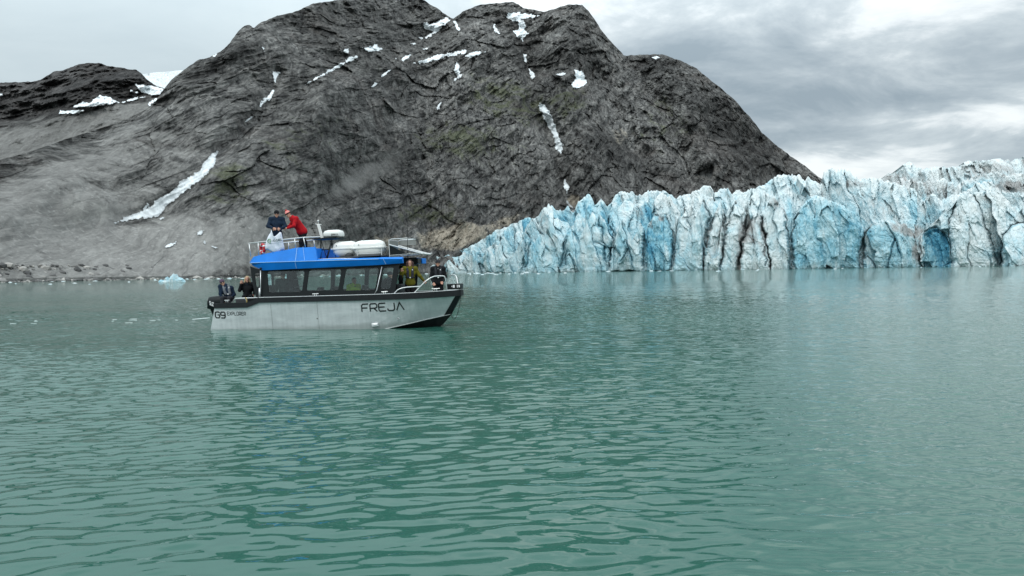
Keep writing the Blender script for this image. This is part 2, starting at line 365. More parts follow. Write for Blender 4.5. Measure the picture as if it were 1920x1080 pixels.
d += edge * rug * fac / 1000. * (.1 + .9 * sm(poly_dist(U, V, [(408, 284), (385, 327), (330, 365), (280, 400), (215, 418)]), 12, 45))
d += -edge * rug * (rel - .6) * .028 - edge * rug * fine * .0018
Pm = CAM + (Pm - CAM) * (1 + d)[..., None]
Pm[0, :, 2] = -3
# back slope
back = []
for k in (1, 2, 3):
    q = Pm[-1].copy(); dirn = q - CAM; dirn[:, 2] = 0; dirn /= np.linalg.norm(dirn, axis=1)[:, None]
    q = q + dirn * 60 * k ** 1.5; q[:, 2] -= 12 * k ** 2; back.append(q)
Pf = np.concatenate([Pm, np.array(back)], 0)
ext = lambda a: np.concatenate([a, np.repeat(a[-1:], 3, 0)], 0)
mountain = tag(grid_mesh('mountain', Pf, M_rock, {'talus': ext(talus), 'tan': ext(tanA), 'veg': ext(veg), 'dark': ext(dark)}), kind='structure')

class Terr:      # look up the finished terrain under a photo pixel, to drape snow on it
    def __init__(s, us, V, P): s.us, s.V, s.P = us, V, P
    def __call__(s, u, v):
        j = np.clip((u - s.us[0]) / (s.us[1] - s.us[0]), 0, len(s.us) - 1.001); j0 = j.astype(int); fj = (j - j0)[..., None]
        res = 0
        for jj, wgt in ((j0, 1 - fj), (j0 + 1, fj)):
            vv = s.V[:, jj]                       # decreasing in axis 0
            cnt = np.clip((vv > v).sum(0), 1, s.V.shape[0] - 1)
            va = np.take_along_axis(vv, (cnt - 1)[None], 0)[0]; vb = np.take_along_axis(vv, cnt[None], 0)[0]
            f = np.clip((va - v) / (va - vb + 1e-9), 0, 1)[..., None]
            res = res + wgt * (s.P[cnt - 1, jj] * (1 - f) + s.P[cnt, jj] * f)
        return res
def snow_patch(terr, pts, parent, lift=.0022, jag=2.0, grime=0.0, seed=0, step=.8):
    a = np.array(pts, float); pad = 4
    uu = np.arange(a[:, 0].min() - pad, a[:, 0].max() + pad, step); vv = np.arange(a[:, 1].min() - pad, a[:, 1].max() + pad, step)
    Ug, Vg = np.meshgrid(uu, vv)
    dd = poly_dist(Ug, Vg, pts + [pts[0]]); dd = np.where(in_poly(Ug, Vg, pts), -dd, dd)
    nz = fbm(Ug / 7., Vg / 7., 0 * Ug + seed, 3, .6, 77)
    f = dd + jag * nz * 1.9 + .25
    Pg = terr(Ug, Vg); Pg = CAM + (Pg - CAM) * (1 - lift - .0018 * np.clip(-f / 5, 0, 1))[..., None]
    kc = (f[:-1, :-1] + f[1:, :-1] + f[:-1, 1:] + f[1:, 1:]) < 0
    if kc.sum() < 2: return
    o = grid_mesh('snow_patch', Pg, M_snow, {'grime': grime + .45 * np.exp(np.minimum(f, 0) / 1.6)}, keep=kc, smooth=True)
    o.parent = parent; return o
TM = Terr(us, V, Pm)
SNOW = [
 ([(773,71),(790,71),(800,68),(812,60),(803,57),(794,50),(793,39),(800,42),(808,46),(825,38),(838,33),(844,37),(835,46),(825,54),(812,64),(800,72)],0),
 ([(850,40),(855,39),(863,56),(860,60),(855,51)],0), ([(921,43),(929,46),(934,57),(941,63),(935,65),(926,55)],0),
 ([(946,32),(955,24),(975,23),(990,27),(1020,26),(1008,31),(992,34),(979,37),(985,44),(985,55),(990,63),(985,68),(980,77),(972,72),(966,64),(962,58),(971,56),(975,50),(970,41),(960,38)],0),
 ([(778,118),(800,108),(820,103),(840,98),(876,93),(873,100),(833,107),(813,113),(787,120)],0),
 ([(872,105),(893,95),(912,97),(883,109)],0), ([(572,159),(600,140),(640,118),(653,108),(677,104),(650,119),(620,135),(600,145)],0),
 ([(678,89),(690,88),(707,83),(712,90),(717,94),(690,97)],0), ([(646,92),(655,90),(653,101),(644,98)],0),
 ([(857,117),(863,122),(861,132),(866,143),(847,156),(856,143),(850,132)],0), ([(720,135),(734,130),(727,138),(713,146)],0),
 ([(702,155),(712,154),(705,161),(693,166)],0), ([(1078,132),(1097,133),(1097,147),(1103,156),(1077,168),(1071,158),(1080,146)],0),
 ([(1011,190),(1022,197),(1034,215),(1044,243),(1056,273),(1051,287),(1043,280),(1039,257),(1023,227),(1012,203)],0),
 ([(1059,334),(1068,351),(1063,363),(1056,350)],.25), ([(990,127),(998,133),(1004,143),(998,149),(993,139)],0),
 ([(981,101),(987,103),(988,118),(983,116)],0), ([(1043,139),(1056,136),(1064,137),(1052,143)],.1), ([(748,112),(768,101),(772,103),(756,115)],0), ([(821,196),(827,192),(824,204),(818,208)],.1),
 ([(766,82),(782,80),(776,84)],0), ([(792,92),(804,88),(800,93)],0), ([(740,108),(746,107),(742,113)],0), ([(1222,107),(1232,105),(1240,108),(1230,111)],0),
 ([(410,281),(402,310),(388,327),(350,357),(317,383),(295,407),(267,409),(240,414),(213,419),(233,408),(260,398),(283,386),(300,370),(318,362),(338,341),(371,322),(387,299),(400,287)],.42),
 ([(268,392),(276,381),(280,384),(272,395)],.3), ([(298,410),(306,405),(309,409),(301,413)],.3),
 ([(511,133),(525,136),(518,148),(517,158),(513,152)],.05), ([(511,168),(514,172),(510,183),(497,193),(487,202),(488,192),(500,182)],.1),
 ([(478,216),(472,222),(458,231),(463,223)],.1), ([(430,253),(422,262),(418,266),(424,256)],.4), ([(307,463),(318,457),(330,453),(330,458),(314,465)],.25),
 ([(370,436),(377,431),(384,431),(378,440),(370,441)],.3), ([(383,451),(388,453),(385,457),(380,455)],.3), ([(396,461),(408,464),(404,466)],.3), ([(1060,372),(1074,388),(1080,400),(1074,398),(1064,384)],.6),
 ([(491,88),(496,90),(495,96)],.1), ([(397,105),(407,101),(402,107)],.1)]
for i, (pts, g) in enumerate(SNOW): snow_patch(TM, pts, mountain, grime=g, seed=i * 3.1, jag=1.0 if len(pts) < 6 else 1.8)

# ---------------------------------------------------------------- dark mountain behind, left
SK2 = [(-800,190),(-300,160),(-60,150),(0,155),(30,154),(60,153),(75,150),(88,142),(100,135),(120,131),(140,123),(150,120),(165,118),(190,119),(205,124),(222,126),(240,130),(255,130),(265,138),(277,150),(288,158),(300,163),(330,175),(420,200),(520,260)]
us2 = np.arange(-800, 520, 2.0); ts2 = np.linspace(0, 1, 150); U2, T2 = np.meshgrid(us2, ts2); s2 = np.array(SK2, float)
vt = np.interp(U2, s2[:, 0], s2[:, 1]) + 1.6 * fbm(U2 / 16., 0 * U2, 0 * U2, 4, .6, 8)
V2 = 480 + (vt - 480) * T2; tan2 = (horizon(U2) - V2) / FPX
sl2 = np.maximum(.60 + .06 * sm(-V2, -330, -120), tan2 + .2); Y2 = sl2 * 900 / (sl2 - tan2)
P2 = at_y(U2, V2, Y2); x, y, z = P2[..., 0], P2[..., 1], P2[..., 2]
tal2 = sm(V2 + .20 * (U2 - 60) + 8 * pn(U2 / 40., V2 / 40., 0 * U2, 4), 205, 245)
d2 = -(fbm(x / 190., y / 190., z / 200., 5, .55, 21, True) - .5) * .030 * (1 - .75 * tal2) - fbm(x / 24., y / 24., z / 40., 3, .6, 22, True) * .004 * (1 - .6 * tal2)
P2 = CAM + (P2 - CAM) * (1 + d2)[..., None]
q = P2[-1:].copy(); q[..., 1] += 200; q[..., 2] -= 120
low_mountain = tag(grid_mesh('dark_mountain', np.concatenate([P2, q], 0), M_rock2, {'talus': np.concatenate([tal2, tal2[-1:] * 0], 0) * .8, 'dark': np.concatenate([.25 * (1 - tal2), tal2[-1:]], 0)}), kind='structure')
T2_ = Terr(us2, V2, P2)
for i, pts in enumerate([[(106,213),(113,207),(160,206),(147,212)], [(137,201),(155,190),(167,192),(187,178),(207,183),(224,192),(193,197),(173,200)], [(225,193),(253,183),(275,181),(247,189)],
    [(252,157),(268,159),(287,161),(307,167),(301,178),(280,178),(263,171)], [(275,195),(294,184),(296,187),(282,198)], [(-3,176),(6,174),(4,179),(-4,181)], [(243,167),(258,174),(248,173)]]):
    snow_patch(T2_, pts, low_mountain, seed=40 + i, lift=.004, jag=1.3)
# ---------------------------------------------------------------- snowfield far behind the notch
us3 = np.arange(230, 400, 2.0); ts3 = np.linspace(0, 1, 20); U3, T3 = np.meshgrid(us3, ts3)
vt3 = np.interp(U3, [230, 275, 300, 340, 400], [142, 138, 135, 132, 128]) + fbm(U3 / 20., 0 * U3, 0 * U3, 3, .5, 2)
V3 = 210 + (vt3 - 210) * T3
P3 = at_y(U3, V3, 3300 + 900 * T3 + 60 * fbm(U3 / 25., V3 / 10., 0 * U3, 3, .5, 6))
q = P3[-1:].copy(); q[..., 1] += 500; q[..., 2] -= 100
tag(grid_mesh('far_snowfield', np.concatenate([P3, q], 0), M_snow, {'grime': np.full((21, len(us3)), .42)}), kind='structure')
# ================================================================== GLACIER
def ice_mat(name, sc=1.0):
    m, nt, b, out = new_mat(name)
    P = nt.new('ShaderNodeNewGeometry').outputs['Position']
    blue = attr(nt, 'blue'); dirt = attr(nt, 'dirt'); deep = attr(nt, 'deep')
    lean = nt.mapping(P, rot=(0, R_(-16), 0), scale=(1, .6, .16))
    f1 = nt.noise(lean, .22 * sc, 8, .65, .6); f2 = nt.noise(P, .06 * sc, 6, .6, .3); f3 = nt.noise(nt.mapping(P, rot=(0, R_(-30), 0), scale=(1, 1, .3)), .9 * sc, 5, .7, .2)
    bl = nt.math('ADD', blue, nt.math('ADD', nt.math('MULTIPLY', nt.math('SUBTRACT', f2, .5), 1.3), nt.math('MULTIPLY', nt.math('SUBTRACT', f1, .5), .9)))
    c = nt.ramp(bl, [(0.0, (.74, .785, .785)), (.30, (.65, .755, .78)), (.55, (.47, .67, .73)), (.82, (.28, .54, .64)), (1.0, (.125, .38, .52))])
    mott = nt.mapr(f3, .35, .68, .86, 1.05, False)
    c = nt.mix(1.0, c, nt.new('ShaderNodeCombineXYZ', {0: mott, 1: mott, 2: mott}).outputs[0], 'MULTIPLY')
    cr = nt.new('ShaderNodeTexVoronoi', {'Vector': nt.mapping(nt.vmath('ADD', P, nt.vmath('MULTIPLY', nt.new('ShaderNodeTexNoise', {'Vector': P, 'Scale': .1 * sc, 'Detail': 4.0}).outputs[1], (14, 14, 14))), rot=(0, R_(-14), 0), scale=(1, .5, .28)), 'Scale': .14 * sc}, feature='DISTANCE_TO_EDGE').outputs[0]
    cm = nt.math('MULTIPLY', nt.mapr(cr, 0, .03, .35, 0), nt.mapr(f2, .4, .6, .1, 1))
    c = nt.mix(cm, c, (.10, .24, .30))
    f4 = nt.noise(nt.mapping(P, rot=(0, R_(42), 0), scale=(1, .4, .16)), .20 * sc, 7, .65, .5)
    dl = nt.math('ADD', nt.math('MULTIPLY', f4, .65), nt.math('MULTIPLY', f3, .35))
    dm = nt.math('MULTIPLY', nt.mapr(nt.math('ADD', nt.math('MULTIPLY', dirt, .55), nt.math('SUBTRACT', dl, .5)), .19, .44, 0, .85), 1.0)
    c = nt.mix(dm, c, (.30, .285, .275))
    c = nt.mix(nt.math('MULTIPLY', deep, .3), c, (.045, .17, .25))
    nt.l.new(c, b.inputs['Base Color'])
    b.inputs['Roughness'].default_value = .42; b.inputs['IOR'].default_value = 1.31
    bh = nt.math('ADD', nt.math('MULTIPLY', f1, 1.0), nt.math('MULTIPLY', f3, .35))
    nt.l.new(nt.new('ShaderNodeBump', {'Height': bh, 'Distance': 1.6 / sc, 'Strength': .6}).outputs[0], b.inputs['Normal'])
    return m
M_ice = ice_mat('glacier_ice')
ICE_Y = [(700, 900), (800, 830), (1100, 720), (1500, 650), (1920, 600), (2300, 560)]
iy = np.array(ICE_Y, float)
CALM = [(1555,440,62,64,8,1),(1672,460,44,38,0,.8),(1765,465,36,36,0,.8),(1232,450,45,45,0,.6),(1835,420,42,60,20,.7)]
def serac_relief(s, z, seed, big=1.0):
    ln = .20 + .22 * pn(s / 90., 0 * s, 0 * s, seed + 40)
    wx = s + ln * z + 6 * pn(s / 20., z / 40., 0 * s, seed) + 2 * pn(s / 6., z / 10., 0 * s, seed + 1); wz = z + 9 * pn(s / 16., z / 18., 0 * s, seed + 2)
    cw = 15 * big
    f1, f2, ix, iyy, px, py = voro(wx / cw, wz / 95. + 5, seed)
    r1 = rnd(ix, iyy, seed + 9); tx = rnd(ix, iyy, seed + 10) - .5; tz = rnd(ix, iyy, seed + 11) - .5
    d = 13 * (r1 - .5) + tx * cw * 2.0 * (wx / cw - px) + tz * 34 * (wz / 95. + 5 - py)
    g1 = np.exp(-((f2 - f1) / .045) ** 2) * sm(pn(s / 30., z / 60., 0 * s, seed + 60), -.05, .35); d = d + 4.2 * g1
    e1, e2, jx, jy, qx, qy = voro(wx / 6.8 + 3, (wz + .5 * s) / 19., seed + 20)
    d = d + 3.0 * (rnd(jx, jy, seed + 21) - .5) + (rnd(jx, jy, seed + 22) - .5) * 10 * (wx / 6.8 + 3 - qx) + (rnd(jx, jy, seed + 23) - .5) * 11 * ((wz + .5 * s) / 19. - qy)
    k1, k2, kx, ky, rx, ry = voro(wx / 2.4, (wz + .6 * s) / 6., seed + 26)
    d = d + .5 * (rnd(kx, ky, seed + 27) - .5) + (rnd(kx, ky, seed + 28) - .5) * 2.0 * (wx / 2.4 - rx) + (rnd(kx, ky, seed + 29) - .5) * 3 * ((wz + .6 * s) / 6. - ry)
    d = d + .85 * fbm(wx / 4., z / 9., 0 * s, 4, .6, seed + 30, True) + .5 * fbm(wx / 1.8, z / 16., 0 * s, 3, .6, seed + 33)
    return d, g1, rnd(ix, iyy, seed + 12), rnd(jx, jy, seed + 24)
BLUE = [(1530,440,42,55,0,.78),(1590,430,38,55,20,.66),(1580,380,40,24,20,.35),(1670,455,45,34,0,.55),(1765,465,36,36,0,.98),(1745,465,12,36,0,1.0),(1725,400,35,30,0,.62),(1840,350,28,14,0,.75),(1230,440,55,55,0,.62),(1180,470,60,30,0,.5),(1100,385,30,28,0,.6),(1218,400,9,24,-15,.85),(1000,450,100,50,0,.42),(1060,420,40,40,0,.5),(1300,480,60,26,0,.6),(1140,410,22,30,0,.5),(1352,385,14,40,8,.8),(1500,345,60,14,0,.5),(1360,470,18,40,10,.55),(1416,462,12,45,8,.6),(900,480,60,20,0,.35),(1520,333,8,12,0,.9),(1574,335,35,16,0,.55),(1880,470,40,26,0,.35),(1905,400,22,18,0,.4),(1480,400,7,26,-5,.6),(1505,470,14,30,0,.5)]
DIRT = [(1700,345,120,26,12,.3),(1850,320,120,20,-5,.3),(1640,395,48,40,10,.45),(1700,430,40,16,15,.85),(1420,440,34,50,-5,.6),(1460,380,30,20,0,.6),(1340,450,20,60,10,.5),(1860,400,60,50,0,.35),(1200,400,50,40,-40,.4),(1225,420,12,14,0,.6),(1240,410,7,7,0,.9),(1390,450,16,60,10,.5),(1720,470,14,20,0,.8),(1760,410,60,30,0,.4),(1900,350,40,12,0,.7),(1300,400,40,40,0,.3),(1130,450,40,60,0,.25),(1600,345,30,10,0,.6)]
BLOCKS = [  # outline in photo pixels, step towards the viewer (m), calmness, blue, rim dirt
 ([(1489,512),(1483,445),(1492,408),(1505,380),(1527,362),(1552,366),(1584,380),(1607,398),(1624,425),(1614,470),(1610,512)], 13, .6, .50, .35),
 ([(1616,512),(1621,440),(1630,416),(1671,404),(1700,416),(1724,446),(1727,512)], 6, .6, .40, .9),
 ([(1732,512),(1731,436),(1757,425),(1776,446),(1786,512)], -9, .6, .80, .2),
 ([(1787,512),(1779,420),(1795,370),(1815,352),(1842,400),(1858,450),(1874,512)], 9, .45, .02, .3),
 ([(1874,512),(1880,440),(1905,418),(1935,420),(1965,512)], 14, .4, .30, .2),
 ([(1437,512),(1431,450),(1424,400),(1440,362),(1462,358),(1473,400),(1478,450),(1485,512)], 7, .35, .08, .5),
 ([(1384,512),(1391,455),(1405,420),(1424,396),(1435,440),(1447,512)], 12, .5, .06, .9),
 ([(1350,512),(1359,440),(1375,385),(1392,362),(1402,400),(1392,450),(1382,512)], 4, .4, .16, .7),
 ([(1316,512),(1329,430),(1345,380),(1360,365),(1359,430),(1350,512)], 8, .4, .05, .6),
 ([(1213,512),(1208,430),(1222,400),(1250,402),(1263,440),(1256,512)], 5, .6, .66, .5),
 ([(1140,512),(1150,430),(1168,388),(1202,382),(1209,430),(1206,512)], 9, .45, .20, .5),
 ([(1262,512),(1268,430),(1280,385),(1312,368),(1330,400),(1316,512)], 3, .4, .30, .5),
 ([(1060,516),(1062,440),(1085,385),(1112,380),(1128,430),(1140,516)], 6, .45, .28, .2),
 ([(985,516),(995,440),(1020,390),(1050,400),(1058,450),(1050,516)], 9, .5, .22, .1),
 ([(900,516),(915,460),(950,430),(980,420),(985,470),(975,516)], 5, .5, .18, .1)]
def block_fields(U_, V_, seed):
    wu = U_ + 5 * pn(U_ / 16., V_ / 16., 0 * U_, seed + 80) + 2 * pn(U_ / 5., V_ / 5., 0 * U_, seed + 81); wv = V_ + 5 * pn(U_ / 18., V_ / 14., 0 * U_, seed + 82)
    off = 0 * U_; calm = 1 + 0 * U_; blue = np.full(U_.shape, np.nan); rim = 0 * U_; drt = 0 * U_
    for pts, o_, c_, b_, dr in BLOCKS:
        ins = in_poly(wu, wv, pts); ds = poly_dist(wu, wv, pts + [pts[0]]); e_ = np.clip(ds / 3.0, 0, 1)
        off = np.where(ins, -o_ * sm(ds, 0, 5) - 4.5 * (1 - np.exp(-ds / 14.)), off); calm = np.where(ins, 1 + (min(1, c_ + .12) - 1) * e_, calm); blue = np.where(ins, b_, blue)
        r_ = np.exp(-(ds / 1.5) ** 2) * (wv < 500); rim = np.maximum(rim, r_); drt = np.maximum(drt, dr * np.exp(-ds / 4.) * (.4 + .6 * ins))
    return off, calm, blue, rim, drt
def spiky(u, w_, seed):
    x = u / w_; xi = np.floor(x).astype(np.int64); bd = np.full(x.shape, 9.); br = x * 0
    for a in (-1, 0, 1):
        c = xi + a + .5 + .8 * (rnd(xi + a, xi * 0, seed) - .5); d = np.abs(x - c) * (.7 + .8 * rnd(xi + a, xi * 0, seed + 2)); m = d < bd; bd = np.where(m, d, bd); br = np.where(m, rnd(xi + a, xi * 0, seed + 1), br)
    return br + 1.5 * bd
def ice_row(crest, ua, ub, dy, seed, du=1.5, nv_=120, base_v=None, back=60, top_dirt=0., jag=1.0, lean=.32, amp=1.0, spk=None):
    us_ = np.arange(ua, ub, du); c = np.array(crest, float)
    vt_ = np.interp(us_, c[:, 0], c[:, 1])
    h_px = np.clip((horizon(us_) - vt_) / 60., .12, 1.2)
    s_ = us_ * .45
    j1 = np.abs(pn(us_ / 15., 0 * us_, 0 * us_ + seed, seed)) * 2; j2 = np.abs(pn(us_ / 5.5, 0 * us_, 0 * us_ + seed, seed + 1)) * 2
    j3 = pn(us_ / 40., 0 * us_, 0 * us_ + seed, seed + 2)
    vt_ = vt_ + jag * h_px * (9 * (j1 - .4) + 4.5 * (j2 - .4) - 6 * j3)
    yb = np.interp(us_, iy[:, 0], iy[:, 1]) + dy(us_)
    if spk: vt_ = vt_ + spk[0] * h_px * spiky(us_, spk[1], seed + 71) * np.interp(us_, [spk[2], spk[2] + 40], [1, 0])
    if base_v is None: vb_ = horizon(us_) + 2 * FPX / yb + 1.2
    else: vb_ = np.maximum(vt_ + 30, np.interp(us_, [p[0] for p in base_v], [p[1] for p in base_v]))
    vt_ = np.minimum(vt_, vb_ - 1.5)
    Ug, Tg = np.meshgrid(us_, np.linspace(0, 1, nv_)); Vg = vb_ + (vt_ - vb_) * Tg; Yg = np.broadcast_to(yb, Ug.shape)
    Pg = at_y(Ug, Vg, Yg); s = Pg[..., 0]; z = Pg[..., 2]
    H = Pg[-1, :, 2][None] + 4
    rel, g1, cb, cb2 = serac_relief(s, z, seed)
    tp = z / np.maximum(H, 1)
    if base_v is None: b_off, calm, b_blue, rim, b_dirt = block_fields(Ug, Vg, seed)
    else: b_off = rim = b_dirt = 0 * Ug; calm = 1.0; b_blue = np.full(Ug.shape, np.nan)
    dd = (b_off + 4 * rim) * np.clip(H / 40., .2, 1) + rel * amp * calm * np.clip(H / 30., .25, 1) + lean * np.maximum(z, 0) * (.35 + .65 * tp ** 2)
    dd = dd + 9 * sm(tp, .93, 1.02) * np.clip(H / 40., .2, 1)
    Pg = CAM + (Pg - CAM) * (1 + dd / Yg)[..., None]
    Pg[0, :, 2] = np.minimum(Pg[0, :, 2], -1.5) if base_v is None else Pg[0, :, 2]
    blue = blob(Ug, Vg, BLUE); dirt = blob(Ug, Vg, DIRT)
    blue = .22 + .58 * blue * (.55 + .75 * cb) + .22 * (cb - .5) + .12 * (cb2 - .5) + .14 * sm(-Ug, -1330, -1150)
    blue = np.where(np.isnan(b_blue), blue, .45 * blue + .07 + .80 * np.nan_to_num(b_blue) * (.8 + .3 * cb2))
    dirt = dirt + b_dirt * .8
    blue = blue - .18 * sm(tp, .75, 1.0) + .10 * g1
    dirt = dirt * (.6 + .6 * cb2) + top_dirt + .22 * g1 * sm(Ug, 1150, 1350)
    deep = rim * .35 + g1 * sm(cb, .45, .8) * sm(tp, 1.0, .7) * .9
    rows = [Pg]
    for k in range(1, 6):
        q = Pg[-1].copy(); q[:, 1] += back * (k / 5.) ** 1.3; q[:, 2] = Pg[-1, :, 2] * (1 - .07 * k) - 2 * k + 3 * pn(us_ / 9., 0 * us_ + k * .7, 0 * us_, seed + 50); rows.append(q[None])
    Pg = np.concatenate(rows, 0); ex = lambda a: np.concatenate([a, np.repeat(a[-1:], 5, 0)], 0)
    return Pg, ex(blue), ex(np.clip(dirt, 0, 1.4)), ex(deep)
SKY_I = [(700,512),(760,506),(790,499),(798,491),(813,478),(840,474),(865,470),(898,455),(922,437),(940,430),(961,422),(985,411),(1003,410),(1011,404),(1016,393),(1028,384),(1052,396),(1064,389),(1077,398),(1085,374),(1094,371),(1102,362),(1108,368),(1115,386),(1127,374),(1139,390),(1154,368),(1163,362),(1185,360),(1203,368),(1215,358),(1233,357),(1251,363),(1263,371),(1293,365),(1320,351),(1333,351),(1339,362),(1354,354),(1364,355),(1373,364),(1387,356),(1394,364),(1406,355),(1434,348),(1448,338),(1461,330),(1482,329),(1490,326),(1497,327),(1509,342),(1515,332),(1527,341),(1539,347),(1546,322),(1563,317),(1591,321),(1603,332),(1630,334),(1660,338),(1900,420),(2300,420)]
ROW_A = [(700,513),(790,501),(813,488),(865,478),(898,463),(940,442),(985,425),(1011,420),(1030,398),(1055,408),(1080,412),(1100,398),(1125,396),(1150,392),(1163,380),(1203,384),(1225,374),(1250,382),(1290,385),(1320,368),(1345,372),(1365,366),(1390,366),(1410,366),(1427,372),(1454,362),(1466,378),(1480,412),(1489,410),(1500,390),(1512,378),(1527,369),(1552,375),(1584,389),(1605,404),(1622,430),(1628,432),(1634,422),(1644,420),(1671,414),(1698,421),(1714,440),(1722,452),(1733,430),(1748,420),(1762,408),(1778,392),(1793,376),(1805,364),(1817,359),(1840,362),(1866,354),(1880,366),(1901,389),(1920,391),(1980,380),(2050,400),(2300,390)]
ROW_B = [(1480,340),(1541,345),(1560,350),(1600,343),(1636,338),(1657,350),(1684,359),(1706,376),(1725,384),(1747,366),(1766,376),(1779,370),(1806,362),(1833,343),(1860,341),(1874,356),(1901,364),(1920,366),(2000,350),(2300,350)]
ROW_C = [(1590,350),(1640,345),(1670,347),(1700,334),(1730,342),(1765,338),(1800,346),(1830,330),(1870,324),(1890,334),(1920,322),(2000,330),(2300,330)]
ROW_D = [(1580,345),(1603,340),(1630,336),(1654,336),(1666,327),(1687,323),(1692,311),(1705,306),(1720,315),(1745,318),(1766,312),(1799,314),(1811,306),(1835,303),(1859,302),(1884,300),(1920,296),(2000,290),(2300,280)]
def setback(u):      # blocks of the calving front step forward and back
    return 10 * np.interp(u, [700,1000,1150,1265,1300,1475,1485,1500,1620,1626,1632,1715,1722,1780,1786,1900,2300], [0,0,-.4,.2,-.5,-.3,.3,0,0,.2,0,0,.2,.2,.1,0,0])
zb = lambda extra: [(700, 510), (1300, 470), (1600, 470), (2300, 460)]
parts = [ice_row(SKY_I, 800, 1720, lambda u: 44 + 0 * u, 301, base_v=zb(0), jag=.5),
         ice_row(SKY_I, 806, 1540, lambda u: 24 + 0 * u, 311, base_v=zb(0), jag=.5, spk=(16, 26, 1480)),
         ice_row(ROW_A, 785, 2250, setback, 302, nv_=150, jag=.45, lean=.22, spk=(30, 31, 1440)),
         ice_row(ROW_B, 1480, 2250, lambda u: 55 + 0 * u, 303, base_v=zb(0), top_dirt=.1, jag=.6, nv_=90),
         ice_row(ROW_C, 1590, 2250, lambda u: 120 + 0 * u, 304, base_v=zb(0), top_dirt=.30, jag=.7, nv_=70),
         ice_row(ROW_D, 1585, 2250, lambda u: 190 + 0 * u, 305, base_v=zb(0), top_dirt=.28, jag=.5, nv_=70, back=300)]
def merge_grids(name, parts, mat):
    Vs, Qs, A, off = [], [], [[], [], []], 0
    for Pg, bl, di, de in parts:
        n, m = Pg.shape[:2]; idx = np.arange(n * m).reshape(n, m) + off
        Qs.append(np.stack([idx[:-1, :-1], idx[:-1, 1:], idx[1:, 1:], idx[1:, :-1]], -1).reshape(-1, 4)); Vs.append(Pg.reshape(-1, 3)); off += n * m
        for L, a in zip(A, (bl, di, de)): L.append(a.ravel())
    Vs = np.concatenate(Vs); q = np.concatenate(Qs)
    me = bpy.data.meshes.new(name); me.vertices.add(len(Vs)); me.vertices.foreach_set('co', Vs.astype(np.float32).ravel())
    me.loops.add(len(q) * 4); me.loops.foreach_set('vertex_index', q.astype(np.int32).ravel()); me.polygons.add(len(q))
    me.polygons.foreach_set('loop_start', np.arange(0, len(q) * 4, 4, dtype=np.int32)); me.polygons.foreach_set('loop_total', np.full(len(q), 4, np.int32))
    me.polygons.foreach_set('use_smooth', np.zeros(len(q), bool))
    for k, L in zip(('blue', 'dirt', 'deep'), A):
        at = me.attributes.new(k, 'FLOAT', 'POINT'); at.data.foreach_set('value', np.concatenate(L).astype(np.float32))
    me.update(); me.validate(); me.materials.append(mat)
    o = bpy.data.objects.new(name, me); COL.objects.link(o); return o
tag(merge_grids('glacier', parts, M_ice), kind='structure')

# ---------------------------------------------------------------- small iceberg off the left shore
def ice_lump(name, u, v, prof, depth, mat, seed, blue0):
    """a floating lump: height profile along its length, rounded in depth"""
    c = on_water(np.array(u), np.array(v)); ppm = FPX / c[1]
    pr = np.array(prof, float); L0, L1 = pr[0, 0], pr[-1, 0]; n, m = 90, 26
    a = np.linspace(L0, L1, n); h = np.interp(a, pr[:, 0], pr[:, 1]); t = np.linspace(-1, 1, m)
    A_, T_ = np.meshgrid(a, t); Hh = np.broadcast_to(h, A_.shape)
    X = A_ + .06 * depth * pn(A_ * 1.1, T_ * 2, 0 * A_, seed); Yd = depth * T_ * (.35 + .65 * np.sqrt(np.clip(Hh / max(h.max(), .01), 0, 1)))
    Z = Hh * np.clip(1 - np.abs(T_) ** 2.2, 0, 1) ** .55
    nz = fbm(A_ * 1.3 / max(.2, depth), T_ * 1.7, Z * .8, 4, .6, seed, True)
    Z = Z * (.88 + .2 * nz) - .12; Yd = Yd + .22 * depth * fbm(A_ / depth, Z / depth * 2, 0 * A_, 3, .6, seed + 3)
    P = np.stack([X, Yd, Z], -1)
    z0 = np.zeros(A_.shape)
    o = grid_mesh(name, P, mat, {'blue': z0 + blue0 + .3 * (1 - Z / max(h.max(), .1)) * (Z > 0), 'dirt': z0, 'deep': z0}); o.location = c
    return o
M_ice2 = ice_mat('iceberg_ice', 5.0)
k = 278 / 1387.
o = ice_lump('iceberg', 324, 528.2, [(-24*k, 0), (-21*k, 4*k), (-17*k, 3*k), (-14*k, 3*k), (-12*k, 7*k), (-9*k, 8.5*k), (-6*k, 5*k), (-4.5*k, 3.5*k), (-3*k, 10*k), (3*k, 14*k), (5*k, 12*k), (5.8*k, 9*k), (7*k, 12*k), (9*k, 9*k), (14*k, 6.5*k), (18*k, 5*k), (22*k, 0)], 2.0, M_ice2, 60, .34)
tag(o, 'small pale blue iceberg with two jagged humps floating near the scree shore', 'iceberg')
rs = random.Random(4)
FLOES = [(95,533),(168,533),(500,522),(140,531),(242,529),(30,532),(292,525.5),(365,524),(385,523.6),(430,522.5),(455,522),(1566,504.5),(1347,508.6),(1420,507.4),(905,515),(930,514.5),(955,514),(980,513.6),(1010,513.4),(1060,512.3),(410,523),(882,515)]
for _i in range(44):
    _u = rs.choice([rs.uniform(870, 1040), rs.uniform(1040, 1900), rs.uniform(0, 560), rs.uniform(560, 800)]); _y = np.interp(_u, [0, 400, 600, 800, 870, 1100, 1500, 1920], [365, 490, 590, 800, 770, 700, 630, 580]) * rs.uniform(.9, .985)
    FLOES.append((_u, float(horizon(_u)) + 2 * 1387 / _y))
